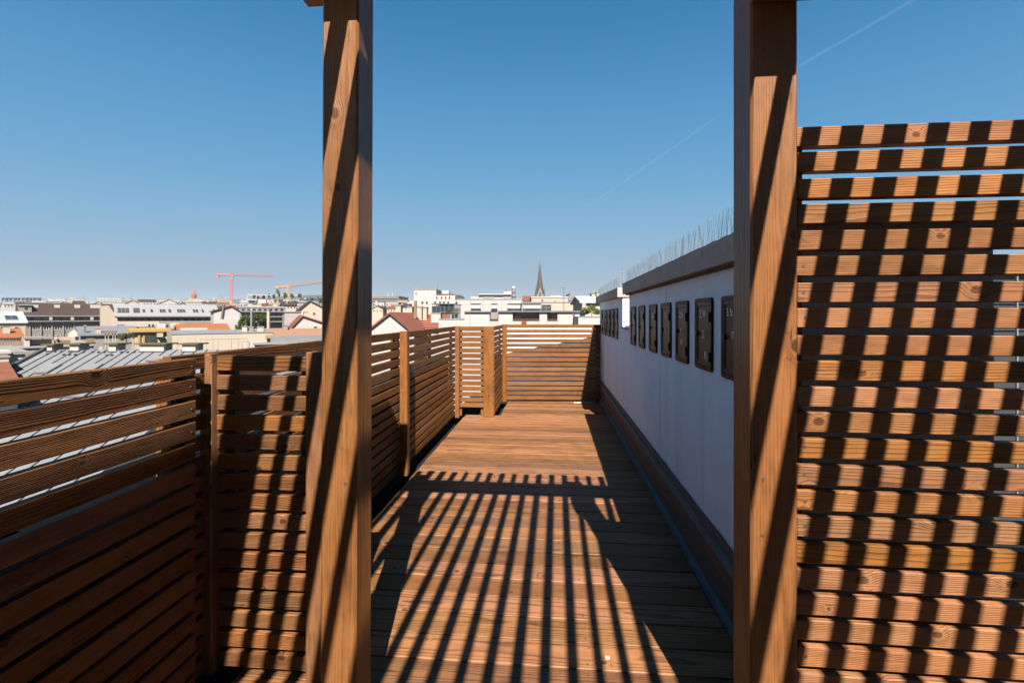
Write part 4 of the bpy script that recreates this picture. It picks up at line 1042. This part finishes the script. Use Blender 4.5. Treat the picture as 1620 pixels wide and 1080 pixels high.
# --- trees and roof plants
def leafmat(name, c):
    if name in MATS: return MATS[name]
    t = NT(name)
    oc = t.n('TexCoord').outputs['Object']
    n1 = t.noise(oc, 3.0, 3)
    col = t.mix(t.rng(n1, 0.3, 0.7), c4([a * 0.65 for a in c]), c4([min(1, a * 1.35) for a in c]))
    MATS[name] = t.surf(col, 0.7, 0.2); return MATS[name]
LG = leafmat('leaf_dark_green', (0.035, 0.052, 0.015)); LY = leafmat('leaf_yellow_green', (0.085, 0.105, 0.02)); LO = leafmat('leaf_olive', (0.06, 0.06, 0.02))
M_BARK = plain('bark', (0.09, 0.065, 0.045), 0.9, 0.1, 0.3, 6)
def tree(name, label, px, yt, yb, wpx, v, mat, cat='tree', leaves=1500, leaf=0.16, base=None, seed=1, group=None, dense=1.0):
    r = random.Random(seed); k = v / F
    hz0, hz1 = Hh(yb, v), Hh(yt, v); base = hz0 - (hz1 - hz0) * 0.3 if base is None else base
    root = empty(name, W3(U(px, v), v, base), TH, label, cat, group)
    H_ = hz1 - base; rw = wpx * k / 2; zc = (hz0 + hz1) / 2 - base; rh = (hz1 - hz0) / 2
    m = MB().tube((0, 0, 0), (0.02 * H_, 0, zc), 0.035 * H_, 0.02 * H_, 7)
    cl = []
    for i in range(9):
        a = r.uniform(0, 6.28); e = r.uniform(-0.6, 1.0); q = r.uniform(0.35, 0.8)
        c = Vector((math.cos(a) * rw * q, math.sin(a) * rw * q, zc + e * rh * 0.62))
        cl.append((c, r.uniform(0.30, 0.52)))
        m.tube((0.01 * H_, 0, zc * r.uniform(0.6, 1.0)), c, 0.012 * H_, 0.004 * H_, 5, False)
    m.build('trunk', M_BARK, root)
    lm = MB()
    for i in range(leaves):
        c, s_ = r.choice(cl)
        d = Vector((r.gauss(0, 1), r.gauss(0, 1), r.gauss(0, 1))).normalized() * (r.random() ** 0.45)
        p = c + Vector((d.x * rw * s_, d.y * rw * s_, d.z * rh * s_ * 1.1))
        a = Vector((r.gauss(0, 1), r.gauss(0, 1), r.gauss(0, 0.6))).normalized(); b_ = a.orthogonal().normalized()
        b_ = (Matrix.Rotation(r.uniform(0, 6.28), 3, a) @ b_)
        l = leaf * r.uniform(0.6, 1.3); w_ = l * 0.5
        lm.poly([p - a * l * .5, p + b_ * w_ * .5, p + a * l * .5, p - b_ * w_ * .5], [(0, 1, 2, 3)])
    lm.build('crown', mat, root)
    return root
tree('rooftop_tree', 'dense dark green tree right of the steel flue', 408, 495, 519, 24, 60, LG, leaves=2600, leaf=0.20, seed=3)
tree('rooftop_tree', 'dark green tree left of the steel flue', 388, 498, 522, 20, 58, LG, leaves=2200, leaf=0.20, seed=4)
tree('rooftop_tree', 'small dark bush at the foot of the white gable wall', 378, 513, 525, 10, 50, LG, leaves=900, leaf=0.14, seed=5)
tree('rooftop_tree', 'small green tree left of the yellow penthouse', 200, 525, 541, 17, 38, LO, leaves=1400, leaf=0.13, seed=6)
tree('roof_garden_bush', 'bright yellow-green bush left of the chimney wall', 936, 480, 500, 30, 30, LY, 'bush', leaves=2400, leaf=0.12, seed=7)
tree('roof_garden_bush', 'darker bush at the left end of the yellow-green one', 924, 487, 500, 10, 31, LG, 'bush', leaves=900, leaf=0.10, seed=17)
tree('penthouse_plant', 'potted shrub inside the dark glazed penthouse railing', 710, 489, 504, 9, 44, LO, 'plant', leaves=700, leaf=0.10, seed=8)
tree('penthouse_plant', 'low shrub at the right end of the glazed penthouse', 722, 494, 504, 7, 44, LO, 'plant', leaves=500, leaf=0.10, seed=18)
for i, (px, yt, w) in enumerate(((402, 465, 5), (408, 467, 5), (417, 466, 6), (426, 464, 4), (434, 465, 5), (440, 457, 6), (451, 463, 7), (462, 464, 6), (474, 462, 6))):
    tree('skyline_shrub', ('leftmost', 'second', 'third', 'fourth', 'fifth', 'pointed sixth', 'seventh', 'eighth', 'rightmost')[i] + ' shrub along the trellis of the white stepped building', px, yt, 473, w, 212, LO if i % 2 else LG, 'plant', leaves=260, leaf=0.55, seed=30 + i, group='shrubs on the stepped building')
for i, (px, yt, w) in enumerate(((484, 471, 8), (495, 470, 8), (505, 468, 9))):
    tree('skyline_tree', ('left', 'middle', 'right')[i] + ' one of three far trees behind the cream gabled house', px, yt, 482, w, 260, LG, 'tree', leaves=380, leaf=0.7, seed=50 + i, group='trees behind the cream gable')

# --- contrails
def contrail(label, a, b, v, rad, fac):
    t = NT('contrail_vapour')
    tr = t.n('BsdfTransparent'); df = t.n('BsdfDiffuse', ins={'Color': (0.9, 0.9, 0.9, 1)}); tl = t.n('BsdfTranslucent', ins={'Color': (0.9, 0.9, 0.9, 1)})
    ad = t.n('AddShader'); t.t.links.new(df.outputs[0], ad.inputs[0]); t.t.links.new(tl.outputs[0], ad.inputs[1])
    lw = t.n('LayerWeight', ins={'Blend': 0.5})
    oc = t.n('TexCoord').outputs['Generated']
    ns = t.noise(oc, 9.0, 4)
    f_ = t.math('MULTIPLY', t.math('POWER', t.math('SUBTRACT', 1.0, lw.outputs['Facing']), 1.6), t.math('MULTIPLY', t.rng(ns, 0.35, 0.65, 0.3, 1.0), fac))
    mx = t.n('MixShader', ins={'Fac': f_}); t.t.links.new(tr.outputs[0], mx.inputs[1]); t.t.links.new(ad.outputs[0], mx.inputs[2])
    t.t.links.new(mx.outputs[0], t.out.inputs['Surface'])
    P, Q = W3(U(a[0], v), v, Hh(a[1], v)), W3(U(b[0], v * 0.9), v * 0.9, Hh(b[1], v * 0.9))
    c = (P + Q) / 2
    o = MB().tube(P - c, Q - c, rad * 0.7, rad, 16, False).build('contrail', t.m, None, c)
    for p in o.data.polygons: p.use_smooth = True
    return tag(o, label, 'contrail')
contrail('short faint contrail above the chimney wall', (922, 331), (1137, 184), 9000, 26, 0.010)
contrail('faint contrail in the upper right sky', (1262, 106), (1470, -14), 9000, 40, 0.015)

# --- keep only the far houses that can be seen, and tell them apart
bpy.context.view_layer.update()
dg = bpy.context.evaluated_depsgraph_get()
def seen(b, px, w, yt):
    org = Vector((0, 0, EYE)); names = {c.name for c in b.root.children_recursive}; n = 0
    for i in range(9):
        for dy in (-4, -2.5, -1, 0.7, 2, 4, 7):
            p = W3(U(px + w * (i + .5) / 9, 100), 100, Hh(yt + dy, 100)); d = (p - org).normalized()
            o_ = org + d * 0.06
            hit, loc, nor, idx, ob, mtx = sc.ray_cast(dg, o_, d)
            if hit and ob.name in names: n += 1
    return n
keep = []
for rec in FILL:
    if seen(rec[2], rec[1], rec[5], rec[6]) >= 2: keep.append(rec)
    else:
        for c in list(rec[2].root.children_recursive): bpy.data.objects.remove(c)
        bpy.data.objects.remove(rec[2].root)
LAND = [(0, 'the rooftop sign'), (105, 'the brown roofed block'), (250, 'the grey roofed block'), (307, 'the brick church'), (366, 'the red crane'), (430, 'the stepped white building'), (495, 'the cream gabled house'), (545, 'the left pergola post'),
        (605, 'the distant office block'), (672, 'the white stepped block'), (727, 'the dark arched hall'), (770, 'the roof railings'), (812, 'the ventilation tower'), (854, 'the church spire'), (909, 'the mansard building'), (945, 'the chimney wall')]
used = {}
for row, px, b, wc, rc_, w, yt in sorted(keep, key=lambda r_: (r_[0], r_[1])):
    c = px + w / 2; lx_, ln_ = min(LAND, key=lambda q: abs(q[0] - c))
    side = 'behind' if abs(lx_ - c) < 8 else ('left of' if c < lx_ else 'right of')
    size = 'narrow ' if w < 19 else ('broad ' if w > 28 else '')
    lb = '%s%s house with %s roof %s %s, %s skyline' % (size, wc, rc_, side, ln_, {'near': 'nearer', 'middle': 'middle', 'far': 'farthest'}[row])
    used.setdefault(lb, []).append(b.root); b.root['label'] = lb
for lb, rs in used.items():
    if len(rs) == 2: rs[0]['label'] = lb.replace(' house', ' left-hand house', 1); rs[1]['label'] = lb.replace(' house', ' right-hand house', 1)

# --- the hazy air over the city
t = NT('haze_air'); pv = t.n('VolumePrincipled')
pv.inputs['Color'].default_value = (0.80, 0.88, 1.0, 1); pv.inputs['Density'].default_value = 0.00011; pv.inputs['Anisotropy'].default_value = 0.0
t.t.links.new(pv.outputs[0], t.out.inputs['Volume'])
hz = MB().box(-3600, 3600, -200, 3500, GZ - 1, 66).build('haze', t.m); hz['kind'] = 'stuff'
